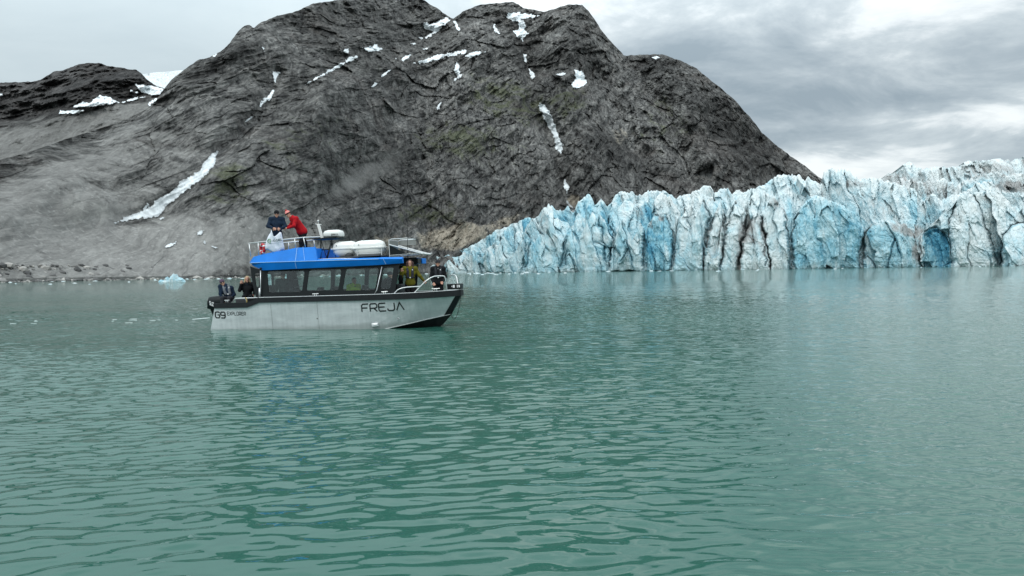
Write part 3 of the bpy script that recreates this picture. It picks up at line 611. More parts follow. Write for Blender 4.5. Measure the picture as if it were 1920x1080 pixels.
for i, (u, v) in enumerate(FLOES):
    c = on_water(np.array(float(u)), np.array(float(v))); kk = c[1] / 1387; L = rs.uniform(2, 7) * kk; hgt = rs.uniform(.8, 1.9) * kk
    o = ice_lump('ice_floe', u, v, [(-L, 0), (-L * .6, hgt * rs.uniform(.4, 1)), (0, hgt), (L * .5, hgt * rs.uniform(.3, .9)), (L, 0)], L * .5, M_ice2, 70 + i, .05)
    tag(o, 'low white scrap of brash ice floating on the water near the far shore', 'ice', 'brash ice scraps along the far waterline')

# ---------------------------------------------------------------- boulders along the scree shore
def boulders():
    r = random.Random(9); V, Fc = [], []
    base = [(0,0,1),(.9,0,.45),(.28,.85,.45),(-.72,.53,.45),(-.72,-.53,.45),(.28,-.85,.45),(.72,.53,-.45),(-.28,.85,-.45),(-.9,0,-.45),(-.28,-.85,-.45),(.72,-.53,-.45),(0,0,-1)]
    fs = [(0,1,2),(0,2,3),(0,3,4),(0,4,5),(0,5,1),(1,6,2),(2,7,3),(3,8,4),(4,9,5),(5,10,1),(6,7,2),(7,8,3),(8,9,4),(9,10,5),(10,6,1),(11,7,6),(11,8,7),(11,9,8),(11,10,9),(11,6,10)]
    for i in range(2600):
        u = r.uniform(-60, 860); ys = float(np.interp(u, [p[0] for p in SHORE], [p[1] for p in SHORE])) * r.uniform(.975, 1.03)
        p = on_water(np.array(u), horizon(u) + 2 * 1387 / ys); s = min(2.6, .35 * r.paretovariate(1.9)) ; z = max(0, (p[1] / float(np.interp(u, [q[0] for q in SHORE], [q[1] for q in SHORE])) - 1) * 300)
        o = len(V); V += [(p[0] + x * s * r.uniform(.7, 1.3), p[1] + y * s * r.uniform(.7, 1.3), z + zz * s * r.uniform(.5, .95)) for x, y, zz in base]; Fc += [(a + o, b_ + o, c + o) for a, b_, c in fs]
    me = bpy.data.meshes.new('shore_boulders'); me.from_pydata(V, [], Fc); me.update(); o = bpy.data.objects.new('shore_boulders', me); COL.objects.link(o)
    m, nt, b, out = new_mat('boulder'); P = nt.new('ShaderNodeNewGeometry').outputs['Random Per Island']; nt.l.new(nt.ramp(P, [(0, (.05, .05, .05)), (.6, (.16, .155, .15)), (1, (.42, .40, .37))]), b.inputs['Base Color']); b.inputs['Roughness'].default_value = .9; me.materials.append(m)
    tag(o, kind='stuff')
boulders()
# ================================================================== mesh builder
from mathutils.geometry import tessellate_polygon
def simple_mat(name, col, rough=.5, metal=0., var=0., bump=0., scale=8., spec=.5, coat=0.):
    m, nt, b, out = new_mat(name)
    c = (*col, 1)
    if var:
        P = nt.new('ShaderNodeTexCoord').outputs['Object']
        n = nt.noise(P, scale, 5, .6); k = nt.mapr(n, .3, .7, 1 - var, 1 + var, False)
        cc = nt.mix(1.0, col, nt.new('ShaderNodeCombineXYZ', {0: k, 1: k, 2: k}).outputs[0], 'MULTIPLY'); nt.l.new(cc, b.inputs['Base Color'])
        if bump: nt.l.new(nt.new('ShaderNodeBump', {'Height': n, 'Distance': bump, 'Strength': 1.0}).outputs[0], b.inputs['Normal'])
        if metal or rough < .5: nt.l.new(nt.mapr(n, .3, .7, max(0, rough - .08), rough + .08, False), b.inputs['Roughness'])
    else: b.inputs['Base Color'].default_value = c
    if not (var and (metal or rough < .5)): b.inputs['Roughness'].default_value = rough
    b.inputs['Metallic'].default_value = metal; b.inputs['Specular IOR Level'].default_value = spec; b.inputs['Coat Weight'].default_value = coat
    return m
def alu_mat():
    m, nt, b, out = new_mat('brushed_hull_metal')
    P = nt.new('ShaderNodeTexCoord').outputs['Object']
    n = nt.noise(nt.mapping(P, scale=(.9, 1, 2.6)), 1.6, 5, .6); v = nt.noise(nt.mapping(P, scale=(5, 1, .5)), 2.0, 3, .5); f = nt.noise(nt.mapping(P, scale=(2, 1, 40)), 3.0, 3, .6)
    t = nt.math('ADD', nt.math('MULTIPLY', n, .5), nt.math('ADD', nt.math('MULTIPLY', v, .3), nt.math('MULTIPLY', f, .2)))
    zc = nt.new('ShaderNodeSeparateXYZ', {0: P}).outputs[2]; wet = nt.mapr(nt.math('ADD', zc, nt.math('MULTIPLY', n, .16)), -.02, .16, .45, 0)
    cc = nt.mix(nt.mapr(t, .36, .64, 0, 1), (.54, .565, .575), (.68, .705, .71)); nt.l.new(nt.mix(wet, cc, (.20, .23, .21)), b.inputs['Base Color'])
    b.inputs['Metallic'].default_value = .35; nt.l.new(nt.mapr(t, .3, .7, .42, .6, False), b.inputs['Roughness'])
    nt.l.new(nt.new('ShaderNodeBump', {'Height': n, 'Distance': .012, 'Strength': .6}).outputs[0], b.inputs['Normal'])
    return m
M = dict(alu=alu_mat(), rail=simple_mat('polished_rail', (.74, .75, .75), .3, .6), black=simple_mat('black_rubber', (.011, .013, .015), .6, var=.3, spec=.3), blackp=simple_mat('black_paint', (.007, .010, .011), .45, spec=.22),
         anti=simple_mat('bottom_paint', (.006, .006, .007), .6), blue=simple_mat('blue_paint', (.004, .185, .66), .5, var=.14, scale=1.5, spec=.22), white=simple_mat('white_gelcoat', (.80, .80, .77), .35, var=.04, scale=4, coat=.2),
         seam=simple_mat('pale_blue_seam', (.35, .58, .85), .4), deck=simple_mat('deck_grey', (.10, .105, .11), .8, var=.2), grey=simple_mat('grey_panel', (.20, .21, .20), .45, .3, var=.15), letter=simple_mat('black_letter', (.008, .010, .011), .5),
         wletter=simple_mat('white_letter', (.78, .78, .78), .5), red=simple_mat('red_plastic', (.55, .012, .02), .45, var=.1), seat=simple_mat('dark_seat', (.03, .032, .035), .7, var=.2), rope=simple_mat('black_rope', (.012, .012, .013), .9), brass=simple_mat('yellow_strap', (.35, .25, .06), .6))
gm, nt, b, out = new_mat('cabin_glass'); nt.n.remove(b)
tr = nt.new('ShaderNodeBsdfTransparent', {'Color': (.86, .92, .91, 1)}); gl = nt.new('ShaderNodeBsdfGlossy', {'Color': (1, 1, 1, 1), 'Roughness': .02})
fr = nt.new('ShaderNodeFresnel', {'IOR': 1.5}); mx = nt.new('ShaderNodeMixShader', {0: fr.outputs[0]}); nt.l.new(tr.outputs[0], mx.inputs[1]); nt.l.new(gl.outputs[0], mx.inputs[2]); nt.l.new(mx.outputs[0], out.inputs[0]); M['glass'] = gm
class MB:
    def __init__(s): s.v = []; s.f = []
    def add(s, vs, fs): o = len(s.v); s.v += [tuple(p) for p in vs]; s.f += [tuple(i + o for i in f) for f in fs]; return s
    def box(s, c, d, rot=None):
        x, y, z = [k / 2 for k in d]; vs = [Vector((a * x, b_ * y, e_ * z)) for a in (-1, 1) for b_ in (-1, 1) for e_ in (-1, 1)]
        if rot is not None: vs = [rot @ p for p in vs]
        return s.add([p + Vector(c) for p in vs], [(0, 1, 3, 2), (4, 6, 7, 5), (0, 4, 5, 1), (2, 3, 7, 6), (0, 2, 6, 4), (1, 5, 7, 3)])
    def tube(s, pts, r, n=8, smooth_=0):
        pts = [Vector(p) for p in pts]
        if smooth_:
            for _ in range(smooth_):
                q = [pts[0]]
                for a, b_ in zip(pts[:-1], pts[1:]): q += [a.lerp(b_, .25), a.lerp(b_, .75)]
                pts = q + [pts[-1]]
        rs_ = r if isinstance(r, (list, tuple)) else [r] * len(pts)
        vs = []; up = None
        for i, p in enumerate(pts):
            t = (pts[min(i + 1, len(pts) - 1)] - pts[max(i - 1, 0)]).normalized()
            if up is None: up = t.orthogonal().normalized()
            up = (up - t * up.dot(t)).normalized(); sd_ = t.cross(up)
            vs += [p + (up * math.cos(2 * math.pi * k / n) + sd_ * math.sin(2 * math.pi * k / n)) * rs_[i] for k in range(n)]
        fs = [(i * n + k, i * n + (k + 1) % n, (i + 1) * n + (k + 1) % n, (i + 1) * n + k) for i in range(len(pts) - 1) for k in range(n)]
        fs += [tuple(range(n))[::-1], tuple(range((len(pts) - 1) * n, len(pts) * n))]
        return s.add(vs, fs)
    def loft(s, rings, caps=True, closed=True):
        n = len(rings[0]); vs = [p for r in rings for p in r]
        K = n if closed else n - 1
        fs = [(i * n + k, i * n + (k + 1) % n, (i + 1) * n + (k + 1) % n, (i + 1) * n + k) for i in range(len(rings) - 1) for k in range(K)]
        if caps and closed: fs += [tuple(range(n))[::-1], tuple(range((len(rings) - 1) * n, len(rings) * n))]
        return s.add(vs, fs)
    def sphere(s, c, r, n=12, m=8):
        r = r if isinstance(r, tuple) else (r, r, r)
        return s.loft([[(c[0] + r[0] * math.sin(math.pi * (j + .02) / (m + .04)) * math.cos(2 * math.pi * k / n), c[1] + r[1] * math.sin(math.pi * (j + .02) / (m + .04)) * math.sin(2 * math.pi * k / n), c[2] + r[2] * math.cos(math.pi * (j + .02) / (m + .04))) for k in range(n)] for j in range(m + 1)])
    def panel(s, loops, place, th):
        """flat panel with holes; loops in (a,b); place(a,b,t) -> xyz, t in 0..1 through the thickness"""
        flat = [p for L in loops for p in L]
        tris = tessellate_polygon([[Vector((a, b_, 0)) for a, b_ in L] for L in loops])
        n = len(flat); vs = [place(a, b_, 0) for a, b_ in flat] + [place(a, b_, th) for a, b_ in flat]
        fs = [tuple(t) for t in tris] + [tuple(i + n for i in t[::-1]) for t in tris]; o = 0
        for L in loops:
            k = len(L); fs += [(o + i, o + (i + 1) % k, n + o + (i + 1) % k, n + o + i) for i in range(k)]; o += k
        return s.add(vs, fs)
    def build(s, name, mat, parent=None, smooth=False, bevel=0, seg=2):
        me = bpy.data.meshes.new(name); me.from_pydata([tuple(p) for p in s.v], [], s.f); me.update(); me.validate()
        me.materials.append(mat)
        if smooth: me.polygons.foreach_set('use_smooth', [True] * len(me.polygons))
        o = bpy.data.objects.new(name, me); COL.objects.link(o)
        if parent is not None: o.parent = parent
        if bevel:
            md = o.modifiers.new('bevel', 'BEVEL'); md.width = bevel; md.segments = seg; md.limit_method = 'ANGLE'
        return o
def rounded(pts, r, n=4):
    out_ = []; k = len(pts)
    for i in range(k):
        p0, p, p1 = Vector(pts[i - 1]), Vector(pts[i]), Vector(pts[(i + 1) % k])
        a = p + (p0 - p).normalized() * min(r, (p0 - p).length * .45); c = p + (p1 - p).normalized() * min(r, (p1 - p).length * .45)
        for j in range(n + 1):
            t = j / n; out_.append(tuple(a * (1 - t) ** 2 + p * 2 * t * (1 - t) + c * t * t))
    return out_
def empty(name, loc=(0, 0, 0)):
    o = bpy.data.objects.new(name, None); COL.objects.link(o); o.location = loc; o.empty_display_size = .3; return o
# ------------------------------------------------------------------ boat frame
PSI, TAU = R_(10), R_(1.8)
BX = np.array([math.cos(PSI) * math.cos(TAU), -math.sin(PSI) * math.cos(TAU), math.sin(TAU)]); BY = np.array([math.sin(PSI), math.cos(PSI), 0]); BZ = np.cross(BX, BY)
BO = on_water(np.array(395.), np.array(618.)) + 1.45 * BY
def L(u, v, y):          # measured from the photo: boat-frame (x, z) on the lengthwise plane y
    d = rays(u, v); t = ((BO + y * BY - CAM) @ BY) / (d @ BY); Q = CAM + d * t - BO; return float(Q @ BX), float(Q @ BZ)
def L3(u, v, y): x, z = L(u, v, y); return (x, y, z)
def b2w(p): return BO + BX * p[0] + BY * p[1] + BZ * p[2]
boat = empty('tour_boat')
boat.matrix_world = Matrix(((BX[0], BY[0], BZ[0], BO[0]), (BX[1], BY[1], BZ[1], BO[1]), (BX[2], BY[2], BZ[2], BO[2]), (0, 0, 0, 1)))
tag(boat, 'metal tour boat with black cabin, blue roof and FREJA lettered on its side', 'boat')
# ------------------------------------------------------------------ hull
GX = [.22, 1.0, 1.55, 2.03, 3.5, 5.2, 6.3, 7.2, 7.9, 8.45, 8.85, 9.06, 9.20]
GY = [1.48, 1.5, 1.5, 1.5, 1.5, 1.5, 1.48, 1.38, 1.17, .86, .50, .27, .09]
GB = [.79, .78, .77, .93, .90, .865, .85, .835, .83, .83, .835, .84, .845]
GT = [.96, .955, .95, 1.10, 1.075, 1.05, 1.035, 1.03, 1.03, 1.035, 1.04, 1.045, 1.05]
CX_ = [-.10, .9, 1.4, 1.9, 3.3, 4.9, 6.05, 6.8, 7.4, 7.95, 8.35, 8.58, 8.77]
CY_ = [1.42, 1.40, 1.37, 1.37, 1.37, 1.36, 1.32, 1.16, .94, .66, .38, .20, .05]
KZ = [-.6, -.62, -.62, -.62, -.64, -.66, -.68, -.68, -.66, -.58, -.40, -.16, .12]
KX = [-.1, .9, 1.4, 1.9, 3.3, 4.9, 6.05, 6.8, 7.3, 7.75, 8.2, 8.5, 8.77]
def chine_z(x, y):
    if x < 6.0: return -.33
    best = None
    for i in range(61):
        u = 690 + i * 2.6; v = 623 + (589 - 623) * (u - 695) / 150.; X_, Z_ = L(u, v, -y)
        if best is None or abs(X_ - x) < best[0]: best = (abs(X_ - x), Z_)
    return best[1]
CZ_ = [chine_z(x, y) for x, y in zip(CX_, CY_)]
def side_pt(a, t):       # a along (0..12), t up from chine to rub rail
    ix = np.arange(13); g = lambda A, B: (1 - t) * np.interp(a, ix, A) + t * np.interp(a, ix, B)
    return g(CX_, GX), g(CY_, GY), g(CZ_, GB)
def hull_y(X, Z):
    aa = np.linspace(0, 12, 241); t = .5
    for _ in range(4):
        xs_, ys_, zs_ = side_pt(aa, t); a = np.interp(X, xs_, aa)
        z0 = np.interp(a, range(13), CZ_); z1 = np.interp(a, range(13), GB); t = (Z - z0) / (z1 - z0)
    return float(side_pt(a, t)[1])
hs = MB(); st = MB(); bt = MB()
for sg in (-1, 1):
    cols = [[(lambda p: (p[0], sg * p[1], p[2]))(side_pt(a, t)) for t in np.linspace(0, 1, 5)] for a in np.arange(0, 11.01, .5)]
    hs.loft(cols, caps=False, closed=False)
    cols = [[(lambda p: (p[0], sg * (p[1] + .012), p[2]))(side_pt(a, t)) for t in np.linspace(0, 1, 5)] for a in (10.95, 11.5, 12)]
    st.loft(cols, caps=False, closed=False)
    bt.loft([[(KX[i], 0, KZ[i]), (CX_[i], sg * CY_[i], CZ_[i])] for i in range(13)], caps=False, closed=False)
# transom
hs.add([(.22, -1.48, .79), (.22, 1.48, .79), (-.1, 1.42, -.33), (-.1, -1.42, -.33), (-.1, 0, -.6)], [(0, 1, 2, 4, 3)])
hull = hs.build('hull', M['alu'], boat)
st.add([(9.2, -.10, .845), (9.2, .10, .845), (8.77, .06, .12), (8.77, -.06, .12)], [(0, 1, 2, 3)])
st.build('bow_bumper', M['black'], boat); bt.build('hull_bottom', M['anti'], boat)
for sg in (-1, 1): MB().tube([(CX_[i], sg * (CY_[i] + .012), CZ_[i]) for i in range(6, 13)], .014, 6).build('spray_rail', M['rail'], boat)
# weld seams and small fittings on the plating
for u in (508, 595):
    x0 = L(u, 575, -1.47)[0]; MB().tube([(x0, -(hull_y(x0, z) + .002), z) for z in (-.3, 0, .3, .6, .86)], .005, 5).build('weld_seam', M['grey'], hull)
def fitting(u, v, r, mat, name='through_hull_fitting'):
    x, z = L(u, v, -1.35); y = hull_y(x, z); x, z = L(u, v, -y); y = -hull_y(x, z)
    m = MB(); m.loft([[(x + rr * math.cos(k * .5236), y + yy, z + rr * math.sin(k * .5236)) for k in range(12)] for rr, yy in ((r, 0), (r, -.015), (r * .6, -.018), (r * .5, -.004))]); m.build(name, mat, hull)
fitting(747, 597.5, .045, M['rail']); fitting(747, 597.5, .02, M['black']); fitting(595, 597, .025, M['grey'])
x, z = L(704, 609, -1.3); y = -hull_y(x, z); MB().box((x, y - .03, z), (.24, .08, .12), Matrix.Rotation(R_(-4), 3, 'Y')).box((x + .02, y - .05, z + .01), (.14, .07, .06)).build('bilge_outlet', M['rail'], hull, bevel=.015)
# rub rail
rb = MB()
for sg in (-1, 1):
    ring = []
    for i in range(13):
        s_ = .06 if i < 11 else .06 + .04 * (i - 10)
        ring.append([(GX[i] + (.02 if i > 9 else 0), sg * (GY[i] + .055), GB[i] - .01), (GX[i] + (.02 if i > 9 else 0), sg * (GY[i] + .055), GT[i]), (GX[i] - .02, sg * max(GY[i] - .12, .001), GT[i]), (GX[i] - .02, sg * max(GY[i] - .12, .001), GB[i] - .01)])
    ring[0] = [(p[0] - .0, p[1], p[2]) for p in ring[0]]
    rb.loft(ring)
    MB().tube([(GX[i], sg * (GY[i] + .03), GT[i] + .008) for i in range(3, 13)], .012, 6).build('gunwale_trim', M['rail'], boat)
rb.box((9.21, 0, .945), (.08, .34, .215))
rb.build('rubbing_band', M['black'], boat)
# inner sides and decks
def at_z(i, z): t = (z - CZ_[i]) / (GB[i] - CZ_[i]); p = side_pt(i, min(1, t)); return float(p[0]), max(float(p[1]) - .10, 0)
inn = MB()
for sg in (-1, 1): inn.loft([[(GX[i] - .02, sg * max(GY[i] - .13, .0), GT[i] - .02), (at_z(i, .5)[0] - .02, sg * at_z(i, .5)[1], .5)] for i in range(13)], caps=False, closed=False)
inn.build('inner_bulwark', M['deck'], boat)
def at_z(i, z): t = (z - CZ_[i]) / (GB[i] - CZ_[i]); p = side_pt(i, min(1, t)); return float(p[0]), max(float(p[1]) - .10, 0)
dk = [at_z(i, .46) for i in range(13)]; dk = [(x, y) for x, y in dk if x < 8.85]
ring = [(x, -y) for x, y in dk] + [(x, y) for x, y in dk[::-1]]
MB().panel([ring], lambda a, b_, t: (a, b_, .52 - .04 * t), 1).build('deck', M['deck'], boat)
MB().box((.32, 0, .66), (.08, 2.8, .34)).build('transom_board', M['alu'], boat)
# ------------------------------------------------------------------ lettering
GL = {'A': [[(0,0),(0,.7),(.25,1),(.75,1),(1,.7),(1,0)],[(0,.4),(1,.4)]], 'E': [[(1,1),(.15,1),(0,.85),(0,.15),(.15,0),(1,0)],[(.06,.52),(.85,.52)]], 'F': [[(0,0),(0,.8),(.18,1),(1,1)],[(.06,.5),(.85,.5)]],
 'G': [[(1,.82),(.85,1),(.2,1),(0,.8),(0,.2),(.2,0),(.8,0),(1,.2),(1,.5),(.5,.5)]], 'I': [[(.5,0),(.5,1)]], 'J': [[(0,.3),(.05,.1),(.22,0),(.75,0),(.95,.14),(1,.3),(1,1)]], 'K': [[(0,0),(0,1)],[(.06,.45),(1,1)],[(.35,.62),(1,0)]],
 'L': [[(0,1),(0,.15),(.15,0),(1,0)]], 'M': [[(0,0),(0,1),(.5,.35),(1,1),(1,0)]], 'N': [[(0,0),(0,1),(1,0),(1,1)]], 'O': [[(.2,0),(0,.2),(0,.8),(.2,1),(.8,1),(1,.8),(1,.2),(.8,0),(.2,0)]], 'P': [[(0,0),(0,1),(.8,1),(1,.85),(1,.6),(.8,.45),(.06,.45)]],
 'R': [[(0,0),(0,.85),(.15,1),(.8,1),(1,.86),(1,.58),(.8,.42),(.08,.42)],[(.55,.38),(1,0)]], 'S': [[(1,.85),(.85,1),(.15,1),(0,.85),(0,.65),(.15,.52),(.85,.48),(1,.35),(1,.15),(.85,0),(.15,0),(0,.15)]], 'T': [[(0,1),(1,1)],[(.5,.94),(.5,0)]],
 'U': [[(0,1),(0,.2),(.2,0),(.8,0),(1,.2),(1,1)]], 'V': [[(0,1),(.5,0),(1,1)]], 'X': [[(0,0),(1,1)],[(0,1),(1,0)]], 'Z': [[(0,1),(1,1),(0,0),(1,0)]], '^': [[(0,0),(.5,1),(1,0)]], '9': [[(.05,.0),(.8,0),(1,.2),(1,.8),(.8,1),(.2,1),(0,.8),(0,.6),(.18,.45),(.94,.45)]], '8': [[(.2,0),(0,.2),(0,.8),(.2,1),(.8,1),(1,.8),(1,.2),(.8,0),(.2,0)],[(.06,.5),(.94,.5)]]}
def letters(text, place, wdt, gap, sw, name, mat, parent):
    """place(a, b, lift): a along the baseline in letter heights, b up (0..1)"""
    mb = MB(); a0 = 0; k = 0
    for ch in text:
        for pl in GL[ch]:
            P_ = [Vector((a0 + p[0] * wdt, p[1])) for p in pl]; Lft, Rgt = [], []
            for i, p in enumerate(P_):
                d0 = (p - P_[i - 1]).normalized() if i else (P_[1] - p).normalized(); d1 = (P_[i + 1] - p).normalized() if i < len(P_) - 1 else d0
                nrm = Vector((-(d0 + d1).y, (d0 + d1).x)).normalized(); c_ = max(.45, nrm.dot(Vector((-d0.y, d0.x)))); off = nrm * (sw / 2 / c_)
                e_ = Vector((0, 0)); Lft.append(p + off); Rgt.append(p - off)
            lift = .009 + .0015 * (k % 3); k += 1
            vs = [place(p.x, p.y, lift) for p in Lft] + [place(p.x, p.y, lift) for p in Rgt]; n = len(Lft)
            mb.add(vs, [(i, i + 1, n + i + 1, n + i) for i in range(n - 1)])
        a0 += wdt + gap
    return mb.build(name, mat, parent)
def hull_place(u0, v0, u1, v1, h, total):
    x0, z0 = L(u0, v0, -1.46); x1, z1 = L(u1, v1, -1.42); dx_, dz_ = (x1 - x0) / total, (z1 - z0) / total
    def f(a, b_, lift):
        x = x0 + dx_ * a; z = z0 + dz_ * a + h * b_; return (x, -(hull_y(x, z) + lift), z)
    return f
def twid(t, w_, g): return len(t) * w_ + (len(t) - 1) * g
letters('FREJ^', hull_place(678.5, 585, 754, 581.7, .275, twid('FREJA', 1.0, .25)), 1.0, .25, .17, 'name_lettering', M['letter'], hull)
letters('G9', hull_place(404.5, 595.8, 424, 596, .215, twid('G9', .8, .22)),   .8, .22, .21, 'model_lettering', M['letter'], hull)
letters('EXPLORER', hull_place(427, 591, 462.5, 591.2, .125, twid('EXPLORER', .8, .28)), .8, .28, .15, 'model_lettering', M['letter'], hull)
# ------------------------------------------------------------------ outboard engine
om = MB()
ex0, ex1 = L(392, 560, 0)[0], L(392, 560, 0)[0] + .74
zt = L(400, 556, 0)[1]; zb_ = L(400, 579, 0)[1]
rings = []
for t, zz_ in ((0, zb_), (.15, zb_ + .03), (.6, zb_ + (zt - zb_) * .6), (.9, zt - .04), (1, zt)):
    ins = [.05, .0, .01, .05, .14][[0, .15, .6, .9, 1].index(t)]
    rings.append([(x_, y_, zz_ + (.05 * (x_ - ex0) if t > .5 else 0)) for x_, y_ in rounded([(ex0 + ins, -.24 + ins), (ex1 - ins, -.27 + ins), (ex1 - ins, .27 - ins), (ex0 + ins, .24 - ins)], .12, 3)])
om.loft(rings)
outb = om.build('outboard_engine', M['blackp'], boat, smooth=True)
ml = MB(); ml.loft([[(a, b_, c) for a, b_ in rounded([(x0_, -w_), (x1_, -w_), (x1_, w_), (x0_, w_)], .05, 2)] for c, x0_, x1_, w_ in ((zb_ + .02, ex0 + .1, ex1 - .08, .17), (.35, ex0 + .22, ex1 - .12, .10), (-.1, ex0 + .3, ex1 - .2, .07), (-.7, ex0 + .3, ex1 - .3, .05))])
ml.box((ex1 + .05, 0, .45), (.35, .3, .3)); ml.build('engine_leg', M['blackp'], outb)
tw = twid('SUZUKI', .8, .25)
def eng_place(a, b_, lift):
    x0, z0 = L(393.5, 571, -.27); x1, z1 = L(409, 577, -.27); return (x0 + (x1 - x0) * a / tw, -.278 - lift, z0 + (z1 - z0) * a / tw + .13 * b_)
letters('SUZUKI', eng_place, .8, .25, .24, 'engine_lettering', M['wletter'], outb)
# ------------------------------------------------------------------ cabin
def ywall(z): return 1.30 - max(z - 1.05, 0) * .13
def Lw(u, v): x, z = L(u, v, -1.22); return L(u, v, -ywall(z))
WIN = [[(500.5, 508.5), (571.5, 507.5), (566, 547.5), (503.5, 548)], [(579.5, 505.5), (640, 504.5), (634.5, 544), (574, 545.5)], [(648.5, 504), (710.5, 502), (703.5, 543.5), (642, 544.8)], [(718.5, 502), (738.5, 500), (732, 541), (712.5, 541.5)]]
outer = [(469, 499.5), (480, 504), (492, 506), (640, 502), (748.5, 494.5), (740, 551.5), (640, 555.5), (487, 558), (480, 557.5), (474, 535)]
wing = [(477, 513), (485.5, 511.5), (485.5, 538), (480, 538)]
out_l = [Lw(*p) for p in outer]; holes = [rounded([Lw(*p) for p in W_], .11) for W_ in WIN] + [rounded([Lw(*p) for p in wing], .05)]
sills = MB()
for sg in (-1, 1):
    wall = MB().panel([out_l] + holes, lambda a, b_, t: (a, sg * (ywall(b_) - t), b_), .045).build('cabin_side', M['blackp'], boat, bevel=.006, seg=1)
    for h_ in holes[:4]:
        MB().panel([h_], lambda a, b_, t: (a, sg * (ywall(b_) - .02 - t), b_), .006).build('window_pane', M['glass'], wall)
# aft bulkhead with door, and windscreen wall with centre walk-through
def cross(name, x0, z0, x1, z1, outer_, holes_, th=.05, mat='blackp'):
    f = lambda a, b_, t: (x0 + (x1 - x0) * (b_ - z0) / (z1 - z0) + t, a, b_)
    o = MB().panel([outer_] + holes_, f, th).build(name, M[mat], boat)
    return o, f
hb = lambda y0, y1, z0, z1: rounded([(y0, z0), (y1, z0), (y1, z1), (y0, z1)], .09)
aft, f = cross('aft_bulkhead', 1.98, .5, 1.98, 2.1, [(-1.28, .5), (1.28, .5), (1.17, 2.08), (-1.17, 2.08)], [hb(-1.0, -.45, 1.2, 1.95), hb(-.33, .36, .62, 2.0), hb(.48, 1.0, 1.2, 1.95)])
for h_ in (hb(-1.0, -.45, 1.2, 1.95), hb(.48, 1.0, 1.2, 1.95)): MB().panel([h_], lambda a, b_, t: f(a, b_, .02 + t), .006).build('window_pane', M['glass'], aft)
xa, za = L(744, 497, -1.16); xb, zb2 = L(735, 545, -1.26)
wind, f = cross('windscreen_frame', xb, zb2, xa + .02, za, [(-1.26, .55), (1.26, .55), (1.15, 2.09), (.36, 2.09), (.36, .6), (-.75, .6), (-.80, 1.28), (-1.14, 1.34), (-1.05, 2.09), (-1.15, 2.09)], [hb(.46, 1.08, 1.36, 2.0)])
h_ = hb(.46, 1.08, 1.36, 2.0); MB().panel([h_], lambda a, b_, t: f(a, b_, .02 + t), .006).build('windscreen_pane', M['glass'], wind)
# ------------------------------------------------------------------ roof
XR = [1.46, 1.62, 2.1, 3.0, 4.25, 6.6, 7.44]
ZC = [2.385, 2.385, 2.38, 2.36, 2.335, 2.285, 2.25]; ZB = [2.35, 2.29, 2.09, 2.09, 2.085, 2.08, 2.10]
YC = [1.0, 1.22, 1.36, 1.38, 1.38, 1.37, 1.33]
ring = [[(x, -yc + .10, zb3), (x, -yc, zc), (x, -yc + .10, zc + .055), (x, 0, zc + .10), (x, yc - .10, zc + .055), (x, yc, zc), (x, yc - .10, zb3)] for x, zc, zb3, yc in zip(XR, ZC, ZB, YC)]
rf = MB().loft(ring[:5] + [[tuple(np.array(p) * .28 + np.array(q) * .72) for p, q in zip(ring[5], ring[5])]])
def rsec(x, y0, y1, yo): zc = np.interp(x, XR, ZC); zb = np.interp(x, XR, ZB); return [(x, yo - math.copysign(.10, yo), zb), (x, yo, zc), (x, yo - math.copysign(.10, yo), zc + .055), (x, y1, zc + .07), (x, y1, zb)]
rf.loft([rsec(x, 0, -1.14, -1.37 + .04 * (x > 7)) for x in (6.601, 7.44)]); rf.loft([rsec(x, 0, .38, 1.37 - .04 * (x > 7)) for x in (6.601, 7.44)])
roof = rf.build('roof', M['blue'], boat)
MB().box((5.6, 0, 2.425), (1.9, 2.3, .02)).build('roof_deck', M['deck'], roof)
MB().box((6.64, -.38, 2.2), (.06, 1.5, .22)).build('roof_front_frame', M['blackp'], roof)
MB().box((7.49, 1.06, 2.2), (.10, .50, .20)).build('roof_front_panel', M['blue'], roof, bevel=.01)
MB().box((7.06, .36, 2.2), (.80, .03, .26)).box((7.47, .58, 2.2), (.07, .46, .20)).build('roof_inner_lining', M['blackp'], roof)
cp = [(464, 489.6), (474, 481.5), (502, 474.8), (535, 468.9), (555.5, 464.5), (591, 463), (598.5, 485)]
cl = [L(u, v, -1.14) for u, v in cp]; co = MB(); ci = [x for x, z in cl]
for sg in (-1, 1):
    r_ = []
    for (x, z) in cl:
        yc = np.interp(x, XR, YC); zc = np.interp(x, XR, ZC); w_ = min(1, max(.0, (z - zc) / .45))
        r_.append([(x, sg * (yc - .02), zc + .012), (x, sg * (yc - .02 - .22 * w_), max(z, zc + .02)), (x, sg * (yc - .09 - .22 * w_), max(z, zc + .02)), (x, sg * (yc - .16 - .2 * w_), zc + .03)])
    co.loft(r_)
xq = cl[5][0]; co.box((xq - .04, 0, 2.62), (.06, 2.1, .36)).box((1.62, 0, 2.42), (.05, 2.0, .10))
coam = co.build('flybridge_coaming', M['blue'], roof)
sm2 = MB(); sm2.tube([(XR[i], -YC[i] - .002, ZC[i]) for i in range(6)], .010, 6)
u_ = 555.5; xs1 = L(u_, 475, -1.25)[0]; sm2.tube([(xs1, -1.35, 2.37), (xs1, -1.16, 2.86)], .009, 6); sm2.tube([(xs1, -1.385, 2.34), (xs1, -1.30, 2.10)], .009, 6)
xs2 = L(569, 475, -1.25)[0]; sm2.tube([(xs2 + .08, -1.35, 2.37), (xs2 - .05, -1.16, 2.87)], .006, 6)
xs3 = L(719, 495, -1.38)[0]; sm2.tube([(xs3, -1.375, 2.27), (xs3 + .06, -1.29, 2.09)], .009, 6)
sm2.build('roof_seam', M['seam'], roof)
